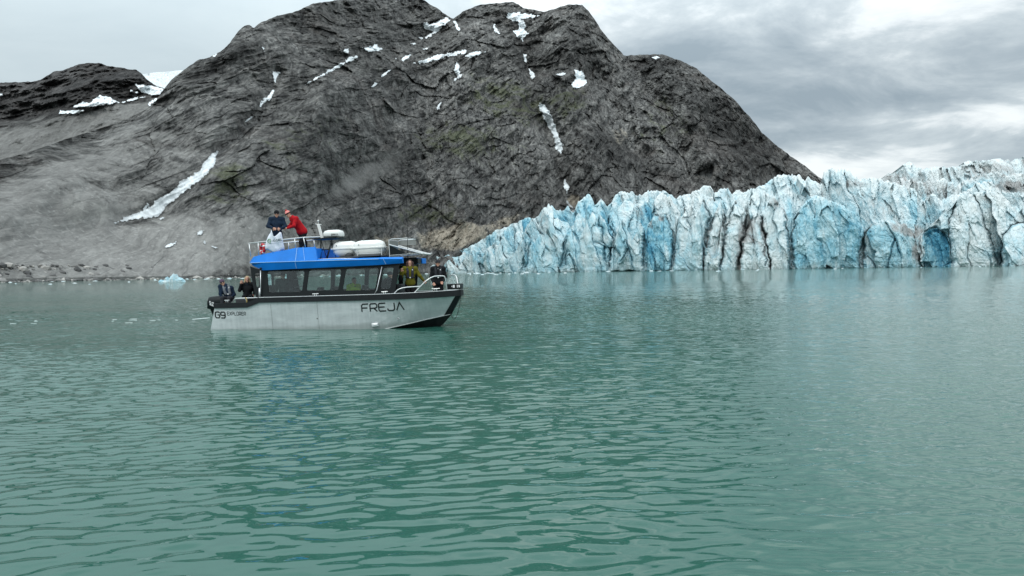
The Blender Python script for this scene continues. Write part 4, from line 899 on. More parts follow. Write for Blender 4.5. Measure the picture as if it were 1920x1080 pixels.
def rail(name, runs, r=.02, mat='rail', parent=boat, sm_n=0):
    mb = MB()
    for run in runs: mb.tube([L3(*p) for p in run], r, 8, sm_n)
    return mb.build(name, M[mat], parent, smooth=True)
Y1 = -1.08
rail('flybridge_rail', [[(467, 456, Y1), (498, 452.6, Y1), (532, 449, Y1), (569, 445, Y1), (600, 444, Y1)], [(467, 456, Y1), (470, 481, Y1)], [(552.5, 447, Y1), (554, 464, Y1)], [(569, 445, Y1), (572.5, 463, Y1)], [(485, 478, Y1), (484, 454, Y1)]], .017)
Y2 = 1.05
rail('flybridge_rail', [[(488, 458, Y2), (520, 456, Y2), (552, 453, Y2), (595.5, 449, Y2)], [(541, 454, Y2), (541.5, 468, Y2)], [(588.5, 450, Y2), (590, 464, Y2)], [(488, 458, Y2), (490, 478, Y2)], [(569.5, 452, Y2), (570, 465, Y2)]], .015)
rail('roof_grab_rail', [[(573, 489, -1.2), (573.5, 486.6, -1.2), (640, 484.6, -1.2), (706, 484.5, -1.2), (709, 488.5, -1.2)], [(605, 486, -1.2), (605, 489, -1.2)], [(640, 485, -1.2), (640, 489, -1.2)], [(672, 485, -1.2), (672, 489, -1.2)]], .013, parent=roof)
rail('roof_grab_rail', [[(600, 484, 1.2), (700, 482, 1.2), (728, 481.5, 1.2)], [(650, 483, 1.2), (650, 487, 1.2)]], .013, parent=roof)
rail('bow_rail', [[(776, 550, -1.2), (806, 518.8, -1.05), (829, 517, -.9), (835, 518.5, -.85), (838, 543.6, -.75)]], .020, sm_n=2)
rail('bow_rail', [[(738, 551.5, -1.35), (749.6, 539.3, -1.32), (788, 537, -1.15)]], .020, sm_n=2)
rail('bow_rail', [[(837.5, 533, .9), (842, 516.5, .9), (855, 514, .75), (858.5, 533, .6)]], .019, sm_n=2)
rail('stern_rail', [[(435.5, 567, -1.45), (441, 559.5, -1.45), (483, 558.2, -1.45)], [(461.5, 559, -1.45), (461.8, 567, -1.45)]], .018)
rail('door_hand_rail', [[(716, 500, -1.30), (706.6, 543.6, -1.36), (702, 551.5, -1.38)]], .012)
rail('stern_mast', [[(488.2, 557.5, -1.33), (488.6, 507, -1.33)]], .017); rail('mast_foot', [[(486.8, 558, -1.36), (487, 540, -1.36)]], .036)
MB().sphere(L3(489, 503.5, -1.36), .045).build('mast_lamp', M['blackp'], boat, smooth=True)
def cleat(u, v, y, w_=.24):
    x, y, z = L3(u, v, y); MB().box((x, y, z + .0), (w_, .03, .028)).box((x - .035, y, z - .04), (.025, .03, .07)).box((x + .035, y, z - .04), (.025, .03, .07)).build('cleat', M['rail'], boat, bevel=.008)
for c_ in ((591.5, 551, -1.42), (721, 547, -1.42), (817, 541.3, -1.0, .3), (425.5, 563, -1.42, .2)): cleat(*c_)
# radar arch, mast and radar
for y_ in (-.72, .72):
    ar = MB()
    sgn = -1 if y_ < 0 else 1
    b0 = L3(601, 486, -.72); b1 = L3(613, 485, -.72); t0 = L3(595.5, 449, -.72); t1 = L3(616, 449.5, -.72)
    for bb, tt in ((b0, t0), (b1, t1)): ar.tube([(bb[0], y_, bb[2]), (tt[0], y_ * .6, tt[2])], .030, 8)
    mid = L3(606, 468, -.72); ar.tube([((b0[0] + t0[0]) / 2, y_ * .8, mid[2]), ((b1[0] + t1[0]) / 2, y_ * .8, mid[2])], .018, 6)
    ar.tube([(t0[0], y_ * .6, t0[2]), (b1[0], y_, b1[2])], .014, 6)
    ar.build('arch_leg', M['blackp'], boat, smooth=True)
arch = MB().box(((L(594, 449, 0)[0] + L(640, 449, 0)[0]) / 2, 0, L(594, 449, 0)[1]), (L(640, 448, 0)[0] - L(594, 449, 0)[0], .9, .045)).build('arch_platform', M['blackp'], boat)
x0, z0 = L(605.5, 446, -.22); x1, z1 = L(637.5, 430, -.22)
rr = []
for t, i_ in ((0, .03), (.12, 0), (.62, .012), (.88, .05), (1, .13)): rr.append([(a, b_, z0 + .03 + (z1 - z0 - .03) * t) for a, b_ in rounded([(x0 + i_, -.27 + i_), (x1 - i_, -.27 + i_), (x1 - i_, .27 - i_), (x0 + i_, .27 - i_)], .11, 4)])
radar = MB().loft(rr).build('radar_dome', M['white'], boat, smooth=True)
tw2 = twid('GARMIN', .9, .25)
letters('GARMIN', lambda a, b_, l_: (x1 - .34 + .27 * a / tw2, -.272 - l_, z0 + .075 + .055 * b_), .9, .25, .2, 'radar_lettering', M['letter'], radar)
a_, b2, c2 = L3(594.5, 420.5, 0), L3(599, 420.5, 0), L3(606.5, 447, 0); d2_ = L3(602, 447, 0)
MB().loft([[(p[0], y_, p[2]) for p in (a_, b2, c2, d2_)] for y_ in (-.03, .03)]).tube([L3(591.5, 420, 0), L3(602.5, 421, 0)], .014, 6).build('mast_fin', M['white'], arch)
MB().sphere(L3(596.6, 414, 0), .035).tube([L3(596.6, 416, 0), L3(597, 420.5, 0)], .01, 6).build('masthead_lamp', M['white'], arch, smooth=True)
# life raft canisters
def canister(u0, v0, u1, v1, y):
    x0, zt_ = L(u0, v0, y - .25); x1, zb_ = L(u1, v1, y - .25); cx_, hx = (x0 + x1) / 2, (x1 - x0) / 2; zm = zb_ + (zt_ - zb_) * .52; mb = MB(); rings = []
    for i in range(17):
        t = -1 + 2 * i / 16; s_ = (1 - abs(t * .985) ** 5) ** .38
        ring = []
        for k_ in range(20):
            th = 2 * math.pi * k_ / 20; c_, si = math.cos(th), math.sin(th); e_ = .72
            yy = .29 * s_ * math.copysign(abs(c_) ** e_, c_); zz_ = math.copysign(abs(si) ** e_, si)
            zz_ = zm + (zt_ - zm) * s_ * zz_ if zz_ > 0 else zm + (zm - zb_) * s_ * zz_
            xs_ = cx_ + hx * .96 * t * (1 - (.13 if si < 0 else .04) * abs(si) ** 2)
            ring.append((xs_, y + yy, zz_))
        rings.append(ring)
    mb.loft(rings)
    o = mb.build('life_raft_canister', M['white'], boat, smooth=True)
    MB().loft([[(a, b_, z_) for a, b_ in rounded([(x0, y - .31), (x1, y - .31), (x1, y + .31), (x0, y + .31)], .14, 4)] for z_ in (zm - .028, zm + .028)]).build('canister_flange', M['white'], o, bevel=.01)
    MB().sphere((x0 + hx * .5, y - .285, zm + .12), .022).build('canister_plug', M['grey'], o)
    for q in (-.45, .45): MB().loft([[(cx_ + q * hx + e_, y + (.295) * math.cos(th) * (1.0), zm + (zt_ - zm + .008 if math.sin(th) > 0 else zm - zb_ + .006) * math.copysign(abs(math.sin(th)) ** .74, math.sin(th))) for th in [2 * math.pi * k_ / 20 for k_ in range(20)]] for e_ in (-.012, .012)]).build('canister_strap', M['white'], o)
    return x0, x1, zb_
canister(619, 453.5, 668, 480, -.12); c0 = canister(657.5, 451.5, 720.5, 479, -.42)
cr = MB()
for x_ in (c0[0] + .25, c0[1] - .08):
    for y_ in (-.72, -.12): cr.tube([(x_, y_, 2.40), (x_, y_, 2.68)], .014, 6)
    cr.tube([(x_, -.72, 2.68), (x_, -.12, 2.68)], .014, 6)
cr.tube([(c0[0] + .25, -.72, 2.52), (c0[1] - .08, -.72, 2.52)], .014, 6)
cr.build('raft_cradle', M['rail'], boat)
x_, z_ = L(655, 479, -.5); MB().sphere((x_, -.5, z_ - .02), (.17, .15, .12)).build('deck_bag', M['seat'], boat, smooth=True)
# forward hatch standing open
h0 = L3(729, 450, -.5); hx0 = h0[0]; zt = h0[2]; zdk = 2.36; hx1 = L(764, 450, -.5)[0]
hm = MB()
for y_ in (-.5, .5):
    hm.tube([(hx0, y_, zdk), (hx0, y_, zt - .02), (hx0 + .10, y_, zt + .03), (hx1, y_, zt + .03)], .014, 6)
    hm.tube([(hx0, y_, zt - .17), (hx1 + .55, y_, zdk + .06)], .022, 6); hm.tube([(hx0, y_, zdk + .06), (hx1 + .62, y_, zdk + .10)], .012, 6)
hm.tube([(hx0, -.5, zt), (hx0, .5, zt)], .014, 6); hm.tube([(hx1, -.5, zt + .03), (hx1, .5, zt + .03)], .014, 6); hm.tube([(hx1 + .55, -.5, zdk + .06), (hx1 + .55, .5, zdk + .06)], .02, 6)
hatch = hm.build('roof_hatch', M['rail'], boat)
MB().add([(hx0, -.5, zdk), (hx0, .5, zdk), (hx0, .5, zt), (hx0, -.5, zt), (hx0 + .012, -.5, zdk), (hx0 + .012, .5, zdk), (hx0 + .012, .5, zt), (hx0 + .012, -.5, zt)], [(0, 1, 2, 3), (7, 6, 5, 4), (0, 3, 7, 4), (1, 5, 6, 2), (3, 2, 6, 7)]).add([(hx0 + .02, .505, zt - .18), (hx1, .505, zt - .18), (hx1, .505, zt + .03), (hx0 + .1, .505, zt + .03), (hx0 + .02, .515, zt - .18), (hx1, .515, zt - .18), (hx1, .515, zt + .03), (hx0 + .1, .515, zt + .03)], [(0, 1, 2, 3), (7, 6, 5, 4)]).build('hatch_back_panel', M['grey'], hatch)
MB().add([(hx0 + .02, -.49, zdk + .07), (hx1 + .0, -.49, zdk + .07), (hx0 + .02, -.49, zt - .2), (hx0 + .02, -.47, zdk + .07), (hx1 + .0, -.47, zdk + .07), (hx0 + .02, -.47, zt - .2)], [(0, 1, 2), (5, 4, 3), (0, 2, 5, 3), (1, 4, 5, 2)]).build('hatch_side_panel', M['blackp'], hatch)
MB().add([(hx0 + .03, -.46, zt - .18), (hx0 + .03, .46, zt - .18), (hx1 + .52, .46, zdk + .07), (hx1 + .52, -.46, zdk + .07), (hx0 + .03, -.46, zt - .19), (hx0 + .03, .46, zt - .19), (hx1 + .52, .46, zdk + .06), (hx1 + .52, -.46, zdk + .06)], [(0, 1, 2, 3), (7, 6, 5, 4)]).build('hatch_pane', M['glass'], hatch)
MB().tube([L3(762.3, 372, -.3), L3(764, 450, -.3), L3(765, 484, -.3)], [.007, .010, .012], 6).build('whip_antenna', M['blackp'], boat)
# bow box with plate, hanging rope
bx0, bz0 = L(838.5, 543, -.2); bx1, bz1 = L(863, 531.5, -.2)
bbx = MB().box(((bx0 + bx1) / 2, 0, (bz0 + bz1) / 2), (bx1 - bx0, .44, bz1 - bz0)).build('bow_locker', M['blackp'], boat, bevel=.012)
bw = bx1 - bx0; yb = -.2235
for q_, w_, h_ in ((.38, .025, .05), (.52, .07, .10), (.78, .03, .10), (.92, .05, .09)): MB().box((bx0 + bw * q_, yb, bz0 + .11), (w_, .006, h_)).build('plate_mark', M['wletter'], bbx)
MB().tube([(9.22, -.15, .80), (9.16, -.2, .4), L3(853, 601.5, -.15), L3(846, 592, -.12), (8.8, -.1, .2)], .011, 6, 2).build('mooring_rope', M['rope'], boat)
MB().tube([L3(460, 558, -1.46), L3(462, 560, -1.48), L3(463, 567, -1.48)], .02, 6).build('rail_strap', M['brass'], boat)
# cabin furniture
def seat(x, y, z, face, name='passenger_seat'):
    o = MB().box((x, y, z), (.44, .46, .12)).build(name, M['seat'], boat, bevel=.03)
    MB().box((x - .22 * face, y, z + .30), (.10, .44, .56)).build('seat_back', M['seat'], o, bevel=.03)
    MB().box((x, y, (z + .46) / 2), (.16, .2, z - .5)).build('seat_post', M['grey'], o); return o
for x_, y_, z_ in ((2.35, -.62, .96), (3.2, -.75, .80), (4.3, -.75, .80), (4.3, .7, .80), (5.0, .7, .78), (5.55, .45, .80), (6.55, -.55, 1.0)): seat(x_, y_, z_, 1)
xl0, xl1 = L(552, 530, .9)[0], L(568, 530, .9)[0]
for zz_ in (L(560, 524, .9)[1], L(560, 538.5, .9)[1], L(560, 551, .9)[1]): MB().tube([(xl0, .9, zz_), (xl1, .9, zz_ + .02)], .016, 6).build('ladder_rung', M['rail'], boat)
MB().box((6.95, -.62, 1.12), (.42, .9, .5)).build('helm_console', M['blackp'], boat, bevel=.04)
MB().tube([(6.68 + .03 * math.cos(k / 16 * 6.283), -.55 + .17 * math.cos(k / 16 * 6.283), 1.42 + .17 * math.sin(k / 16 * 6.283)) for k in range(17)], .014, 6).build('steering_wheel', M['blackp'], boat)
MB().box((1.15, -.75, .80), (.5, .9, .56)).build('stern_bench', M['seat'], boat, bevel=.03); MB().box((1.15, .6, .80), (.5, 1.1, .56)).build('stern_bench', M['seat'], boat, bevel=.03)
MB().box((2.0, -.2, .6), (.02, .1, .1)).build('door_sill', M['grey'], aft)
MB().box((7.75, 0, .68), (.7, .9, .30)).build('foredeck_step', M['deck'], boat, bevel=.02)
# lifebuoy hung on the flybridge rail
lp = Vector(b2w(L3(492.5, 466.5, -1.0)))
def torus(mb, R1, r1, a0=0, a1=2 * math.pi, n=28): 
    return mb.tube([(R1 * math.cos(a0 + (a1 - a0) * k_ / n), 0, R1 * math.sin(a0 + (a1 - a0) * k_ / n)) for k_ in range(n + 1)], r1, 10)
lb = empty('lifebuoy', lp); lb.rotation_euler = (0, 0, R_(-50))
tag(lb, 'red horseshoe lifebuoy with white bands hung on the rail of the boat roof', 'lifebuoy')
torus(MB(), .16, .055).build('buoy_ring', M['red'], lb, smooth=True)
for a in (.4, 2.0, 3.6, 5.2): torus(MB(), .16, .058, a, a + .3, 4).build('buoy_band', M['wletter'], lb, smooth=True)
# wake foam
fm = simple_mat('foam', (.55, .62, .61), .7, var=.1)
def foam(u0, v0, u1, v1, th, name, seed):
    n = 40; mb = MB(); a = []; c = []
    for i in range(n + 1):
        t = i / n; u = u0 + (u1 - u0) * t; v = v0 + (v1 - v0) * t; k_ = th * (math.sin(math.pi * min(1, t * 1.02)) ** .7) * (.6 + .5 * float(pn(np.array(u / 3.), np.array(v), np.array(seed * 1.3), seed)))
        p = on_water(np.array(u), np.array(v - k_)); q = on_water(np.array(u), np.array(v + k_)); a.append((p[0], p[1], .015)); c.append((q[0], q[1], .015))
    mid = [((p[0] + q[0]) / 2, (p[1] + q[1]) / 2, .03) for p, q in zip(a, c)]
    mb.add(a + mid + c, [(i, i + 1, n + 2 + i, n + 1 + i) for i in range(n)] + [(n + 1 + i, n + 2 + i, 2 * n + 3 + i, 2 * n + 2 + i) for i in range(n)]); return mb
fo = MB(); q = foam(360, 599.5, 394, 596.5, .9, 'wake_foam', 1); fo.add(q.v, q.f)
for i in range(12):
    u0 = rs.uniform(0, 350); v0 = 602 + rs.gauss(0, 2.0) + (3 if u0 < 200 else 0) * rs.random(); q = foam(u0, v0, u0 + rs.uniform(4, 16), v0 + rs.uniform(-.4, .3), rs.uniform(.05, .14), '', i + 3); fo.add(q.v, q.f)
tag(fo.build('wake_foam', fm), kind='stuff')
# ================================================================== PEOPLE
def sdf_mesh(name, prims, mat, h=.014, k=.03, cut=None, parent=None, off=0.0):
    """one continuous surface round a set of tapered capsules / ellipsoids (naive surface nets)"""
    A = []
    for p in prims:
        if p[0] == 'c': a, b_, ra, rb = np.array(p[1], float), np.array(p[2], float), p[3] + off, p[4] + off; lo = np.minimum(a, b_) - max(ra, rb); hi = np.maximum(a, b_) + max(ra, rb); A.append(('c', a, b_, ra, rb, lo, hi))
        else: c, r, = np.array(p[1], float), np.array(p[2], float) + off; m = r.max(); A.append(('e', c, r, p[3] if len(p) > 3 else np.eye(3), 0, c - m, c + m))
    lo = np.min([q[5] for q in A], 0) - .05; hi = np.max([q[6] for q in A], 0) + .05
    n = np.ceil((hi - lo) / h).astype(int) + 1; F = np.full(n, .12, np.float32)
    ax = [lo[i] + h * np.arange(n[i]) for i in range(3)]
    for q in A:
        i0 = np.clip(((q[5] - .06 - lo) / h).astype(int), 0, n - 1); i1 = np.clip(((q[6] + .06 - lo) / h).astype(int) + 2, 1, n)
        sl_ = tuple(slice(a, b_) for a, b_ in zip(i0, i1)); X, Y_, Z = np.meshgrid(*[ax[i][sl_[i]] for i in range(3)], indexing='ij'); Pq = np.stack([X, Y_, Z], -1)
        if q[0] == 'c':
            ab = q[2] - q[1]; t = np.clip(((Pq - q[1]) @ ab) / (ab @ ab + 1e-9), 0, 1); d = np.linalg.norm(Pq - q[1] - t[..., None] * ab, axis=-1) - (q[3] + (q[4] - q[3]) * t)
        else:
            w_ = (Pq - q[1]) @ q[3]; k0 = np.linalg.norm(w_ / q[2], axis=-1); k1 = np.linalg.norm(w_ / q[2] ** 2, axis=-1) + 1e-6; d = k0 * (k0 - 1) / k1
        f = F[sl_]; hh = np.clip(.5 + .5 * (f - d) / k, 0, 1); F[sl_] = f * (1 - hh) + d * hh - k * hh * (1 - hh)
    if cut is not None:
        X, Y_, Z = np.meshgrid(*ax, indexing='ij'); F = np.maximum(F, cut(X, Y_, Z))
    F[0], F[-1], F[:, 0], F[:, -1], F[:, :, 0], F[:, :, -1] = [.1] * 6
    S = F < 0; cs = [S[a:n[0] - 1 + a, b_:n[1] - 1 + b_, c:n[2] - 1 + c] for a in (0, 1) for b_ in (0, 1) for c in (0, 1)]
    anyc = np.logical_or.reduce(cs) & ~np.logical_and.reduce(cs); idx = np.argwhere(anyc)
    if len(idx) == 0: return None
    acc = np.zeros((len(idx), 3)); cnt = np.zeros(len(idx))
    for a in np.ndindex(2, 2, 2):
        for axn in range(3):
            if a[axn]: continue
            b_ = list(a); b_[axn] = 1; fa = F[tuple((idx + a).T)]; fb = F[tuple((idx + b_).T)]; m = (fa < 0) != (fb < 0)
            t = np.where(m, fa / (fa - fb + 1e-12), 0); p = np.array(a, float)[None] + 0 * acc; p[:, axn] = t; acc += np.where(m[:, None], p, 0); cnt += m
    V = lo + h * (idx + acc / cnt[:, None]); lut = np.full(anyc.shape, -1); lut[tuple(idx.T)] = np.arange(len(idx)); faces = []
    for axn in range(3):
        o1, o2 = [(1, 2), (2, 0), (0, 1)][axn]; sa = [slice(1, -1)] * 3; sb = [slice(1, -1)] * 3; sa[axn] = slice(0, -1); sb[axn] = slice(1, None)
        ea, eb = S[tuple(sa)], S[tuple(sb)]; e = np.argwhere(ea != eb); sgn = ea[tuple(e.T)]
        base = e.copy(); base[:, o1] += 1; base[:, o2] += 1
        def g(d1, d2): q = base.copy(); q[:, o1] -= d1; q[:, o2] -= d2; return lut[tuple(q.T)]
        Q = np.stack([g(0, 0), g(1, 0), g(1, 1), g(0, 1)], -1); Q[~sgn] = Q[~sgn][:, ::-1]; faces.append(Q)
    Q = np.concatenate(faces); Q = Q[(Q >= 0).all(1)]
    me = bpy.data.meshes.new(name); me.vertices.add(len(V)); me.vertices.foreach_set('co', V.astype(np.float32).ravel()); me.loops.add(len(Q) * 4); me.loops.foreach_set('vertex_index', Q.astype(np.int32).ravel())
    me.polygons.add(len(Q)); me.polygons.foreach_set('loop_start', np.arange(0, len(Q) * 4, 4, dtype=np.int32)); me.polygons.foreach_set('loop_total', np.full(len(Q), 4, np.int32)); me.polygons.foreach_set('use_smooth', np.ones(len(Q), bool))
    me.update(); me.validate(); me.materials.append(mat); o = bpy.data.objects.new(name, me); COL.objects.link(o)
    if parent is not None: o.parent = parent
    return o
def fabric(name, col, var=.25): return simple_mat(name, col, .85, var=var, bump=.02, scale=9, spec=.2)
SK = simple_mat('skin', (.52, .27, .19), .55, var=.06, scale=20); FB = {k: fabric(k + '_cloth', c) for k, c in dict(navy=(.010, .022, .045), red=(.42, .008, .014), black=(.010, .011, .013), olive=(.125, .112, .012), grey=(.13, .13, .13), charcoal=(.03, .031, .036), lime=(.38, .58, .04), purple=(.10, .065, .10), salmon=(.78, .27, .24), green=(.016, .030, .027), vest=(.035, .035, .05), silver=(.17, .18, .20)).items()}
HR = {k: simple_mat(k + '_hair', c, .6, var=.3, scale=30) for k, c in dict(dark=(.015, .010, .008), brown=(.055, .028, .018), auburn=(.045, .014, .010), blond=(.40, .28, .15), greyh=(.3, .29, .27)).items()}
EYE = simple_mat('eye_dark', (.01, .01, .012), .2); LIP = simple_mat('lips', (.30, .08, .07), .5)
def V3(*a): return np.array(a, float)
def unit(v): return v / np.linalg.norm(v)
def person(uv, y, label, top=None, bottom='black', hair=None, hat=None, pose=None, feet=None, scale=1.0, turn=0., vest=None, glasses=False, hood=None, gloves=False, seated=False, longhair=0, zfeet=None, pomp=False, face=0., tilt=0.):
    """uv: photo pixel of the head top; y: boat-frame lateral place"""
    P = dict(hip=V3(0, 0, .93), neck=V3(0, .0, 1.46), head=V3(0, -.02, 1.60), ls=V3(.19, 0, 1.41), rs=V3(-.19, 0, 1.41), le=V3(.25, .03, 1.12), re=V3(-.25, .03, 1.12), lh=V3(.26, -.10, .88), rh=V3(-.26, -.10, .88), lk=V3(.10, -.02, .50), rk=V3(-.10, -.02, .50), la=V3(.11, .02, .09), ra=V3(-.11, .02, .09))
    if seated:
        for k_ in P: P[k_] = P[k_] + V3(0, 0, -.46)
        P.update(lk=V3(.12, -.42, .50), rk=V3(-.12, -.42, .50), la=V3(.12, -.44, .09), ra=V3(-.12, -.44, .09))
    for k_, v_ in (pose or {}).items(): P[k_] = V3(*v_)
    x_, z_ = L(uv[0], uv[1], y); headtop = V3(*b2w((x_, y, z_)))
    d = -headtop[:2]; th = math.atan2(d[0], -d[1]) + R_(turn)
    off = (P['head'] + V3(0, 0, .135)) * scale; c_, s_ = math.cos(th), math.sin(th)
    loc = headtop - V3(c_ * off[0] - s_ * off[1], s_ * off[0] + c_ * off[1], off[2])
    root = empty('person', loc); root.rotation_euler = (0, 0, th); root.scale = (scale,) * 3; tag(root, label, 'person')
    hd = P['head']; hdir = unit(hd - P['neck'] + V3(0, .03, .12)); a = R_(face); fwd = V3(math.sin(a), -math.cos(a), -.05); fwd = unit(fwd - hdir * (fwd @ hdir)); sidev = np.cross(fwd, hdir); Rm = np.stack([sidev, -fwd, hdir], 1)
    H = lambda x, yy, z: hd + Rm @ V3(x, yy, z)
    head = [('e', H(0, .01, .035), (.076, .095, .095), Rm), ('e', H(0, -.025, -.035), (.058, .062, .075), Rm), ('c', H(0, -.085, .015), H(0, -.108, -.012), .010, .015), ('c', H(0, -.05, -.09), H(0, -.055, -.095), .03, .03), ('e', H(.078, .01, .0), (.012, .02, .03), Rm), ('e', H(-.078, .01, .0), (.012, .02, .03), Rm), ('c', hd - hdir * .04 + V3(0, .02, 0), P['neck'], .056, .062)]
    torso = [('c', P['neck'] - V3(0, 0, .04), (P['hip'] + P['neck']) / 2, .085, .12), ('c', (P['hip'] + P['neck']) / 2, P['hip'], .13, .135), ('c', P['ls'], P['rs'], .065, .065), ('c', (P['neck'] * .6 + P['hip'] * .4) + (P['ls'] - P['rs']) * .17, (P['neck'] * .6 + P['hip'] * .4) - (P['ls'] - P['rs']) * .17, .115, .115)]
    arms, hands = [], []
    for s in 'lr':
        S_, E_, Hn = P[s + 's'], P[s + 'e'], P[s + 'h']; arms += [('c', S_, E_, .055, .044), ('c', E_, E_ + (Hn - E_) * .97, .043, .030)]
        dr = unit(Hn - E_); sx = 1 if s == 'l' else -1; lat = unit(np.cross(dr, V3(0, 1, 0)) + 1e-3); nr = np.cross(dr, lat)
        hands += [('c', Hn, Hn + dr * .05, .028, .032), ('c', Hn + dr * .05 + lat * .02, Hn + dr * .05 - lat * .02, .024, .024)]
        for i, (o_, l_) in enumerate(((-.030, .062), (-.010, .075), (.011, .070), (.031, .055))):
            b0 = Hn + dr * .075 + lat * o_; b1 = b0 + dr * l_ * .55 + nr * .006 * sx + lat * o_ * .2; b2_ = b1 + dr * l_ * .4 + nr * .014 * sx + lat * o_ * .15; hands += [('c', b0, b1, .0105, .0095), ('c', b1, b2_, .0095, .008)]
        hands += [('c', Hn + dr * .025 + lat * -.025, Hn + dr * .055 + lat * -.062, .012, .011), ('c', Hn + dr * .055 + lat * -.062, Hn + dr * .085 + lat * -.068, .011, .009)]
    legs = []
    for s in 'lr':
        sx = .09 if s == 'l' else -.09; legs += [('c', P['hip'] + V3(sx, 0, -.05), P[s + 'k'], .085, .06), ('c', P[s + 'k'], P[s + 'a'], .056, .042)]
    foot = [('c', P[s + 'a'] + V3(0, .03, -.05), P[s + 'a'] + V3(0, -.14, -.055), .035, .03) for s in 'lr']
    body = sdf_mesh('body', head + [(p[0], p[1], p[2], p[3] * .8, p[4] * .8) for p in torso] + arms + hands + legs + foot, SK, .0125, .016, parent=root)
    up_ = lambda L_, e: [(p[0], p[1], p[2], p[3] + e, p[4] + e) for p in L_]
    arm_c = []
    for s in 'lr': S_, E_, Hn = P[s + 's'], P[s + 'e'], P[s + 'h']; arm_c += [('c', S_, E_, .078, .064), ('c', E_, E_ + (Hn - E_) * .93, .062, .048)]
    hem = ('c', P['hip'] + V3(.05, 0, -.04), P['hip'] + V3(-.05, 0, -.04), .145, .145)
    jk = sdf_mesh('jacket', up_(torso, .03) + arm_c + [hem, ('c', P['neck'] - V3(0, 0, .02), P['neck'] + V3(0, 0, .02), .085, .082)], FB[top], .016, .035, parent=root)
    sdf_mesh('trousers', up_(legs, .022) + [('c', P['hip'] + V3(.05, 0, -.06), P['hip'] + V3(-.05, 0, -.06), .12, .12)], FB[bottom], .018, .03, parent=root)
    for s in 'lr': sdf_mesh('boot', [('c', P[s + 'a'] + V3(0, .03, -.045), P[s + 'a'] + V3(0, -.15, -.05), .045, .04), ('c', P[s + 'a'], P[s + 'a'] + V3(0, 0, .08), .055, .06)], FB['black'], .016, .02, parent=root)
    for sx in (-.031, .031): MB().sphere(tuple(H(sx, -.083, .012)), .010, 8, 6).build('eye', EYE, body, smooth=True)
    MB().tube([tuple(H(x1_, -.084 + abs(x1_) * .5, -.048 + abs(x1_) * .2)) for x1_ in (-.024, -.01, .01, .024)], .006, 6).build('mouth', LIP, body, smooth=True)
    if glasses:
        g_ = MB(); [g_.sphere(tuple(H(sx, -.092, .014)), (.030, .014, .022), 10, 6) for sx in (-.034, .034)]; g_.tube([tuple(H(-.082, 0, .02)), tuple(H(-.06, -.085, .018)), tuple(H(.06, -.085, .018)), tuple(H(.082, 0, .02))], .006, 6); g_.build('sunglasses', EYE, root, smooth=True)
    iv = Rm.T
    def hloc(X, Y_, Z): q = np.stack([X - hd[0], Y_ - hd[1], Z - hd[2]], -1) @ Rm; return q[..., 0], q[..., 1], q[..., 2]
    if hair:
        hp = [('e', H(0, .022, .045), (.088, .098, .100), Rm)]
        def hc(X, Y_, Z): a_, b_, c_ = hloc(X, Y_, Z); return np.minimum(.062 - c_, -(b_ + .015)) * -1 if False else np.maximum(-(b_ + .035), -(c_ + .2)) if False else np.minimum(np.where(c_ > .055, -.1, .1), -(b_ + .012)) * 1.0
        if longhair:
            for sx in (-1, 1):
                hp += [('c', H(.075 * sx, .01, .03), H(.092 * sx, .0, -.10 - .08 * longhair), .034, .040)]
                if longhair > 1: hp += [('e', H(.098 * sx, .0, zc_), (.045, .05, .05), Rm) for zc_ in (.02, -.05, -.12)]
            hp += [('c', H(0, .07, 0), H(0, .08, -.14), .07, .06)]
        cutf = lambda X, Y_, Z: (lambda a_, b_, c_: np.minimum((.062 if longhair else .072) - c_, np.maximum(-.06 - b_, .052 - np.abs(a_)) if longhair else -b_ - .0))(*hloc(X, Y_, Z))
        sdf_mesh('hair', hp, HR[hair], .011, .03, cut=cutf, parent=root)
    if hat:
        cf = lambda X, Y_, Z: (lambda a_, b_, c_: .030 - c_ - .12 * np.minimum(b_, 0) * -1)(*hloc(X, Y_, Z))
        ht = sdf_mesh('beanie' , [('e', H(0, .008, .05), (.093, .108, .100), Rm)], FB[hat], .010, .02, cut=cf, parent=root)
        if pomp:
            MB().sphere(tuple(H(0, .01, .165)), .032, 12, 8).build('pompom', FB['red'], ht, smooth=True); sdf_mesh('hat_band', [('e', H(0, .008, .05), (.098, .113, .10), Rm)], FB['black'], .010, .02, cut=lambda X, Y_, Z: (lambda a_, b_, c_: np.maximum(.020 - c_, c_ - .062))(*hloc(X, Y_, Z)), parent=ht)
    if hood: sdf_mesh('hood', [('c', P['neck'] + V3(-.07, .03, .03), P['neck'] + V3(.07, .03, .03), .06, .06), ('c', P['neck'] + V3(-.08, -.05, .0), P['neck'] + V3(0, -.09, -.06), .03, .03), ('c', P['neck'] + V3(.08, -.05, .0), P['neck'] + V3(0, -.09, -.06), .03, .03)], FB[hood], .014, .03, parent=root)
    if vest:
        for sx, sh_ in ((1, P['ls']), (-1, P['rs'])):
            top_ = P['neck'] * .45 + sh_ * .55 + V3(0, -.02, .05); ch = P['neck'] * .62 + P['hip'] * .38 + V3(.085 * sx, -.155, 0); lo_ = P['neck'] * .32 + P['hip'] * .68 + V3(.075 * sx, -.165, 0)
            sdf_mesh('life_vest', [('c', P['neck'] + V3(.07 * sx, .06, 0), top_, .030, .034), ('c', top_, ch + V3(0, .01, .06), .034, .045), ('c', ch, lo_, .046, .046)], FB[vest], .013, .03, parent=root)
        w0 = P['neck'] * .30 + P['hip'] * .70; MB().tube([tuple(w0 + V3(.17 * math.cos(k_ / 16 * 6.283), -.0 + .168 * math.sin(k_ / 16 * 6.283), 0)) for k_ in range(17)], .016, 6).build('waist_strap', FB['black'], root, smooth=True)
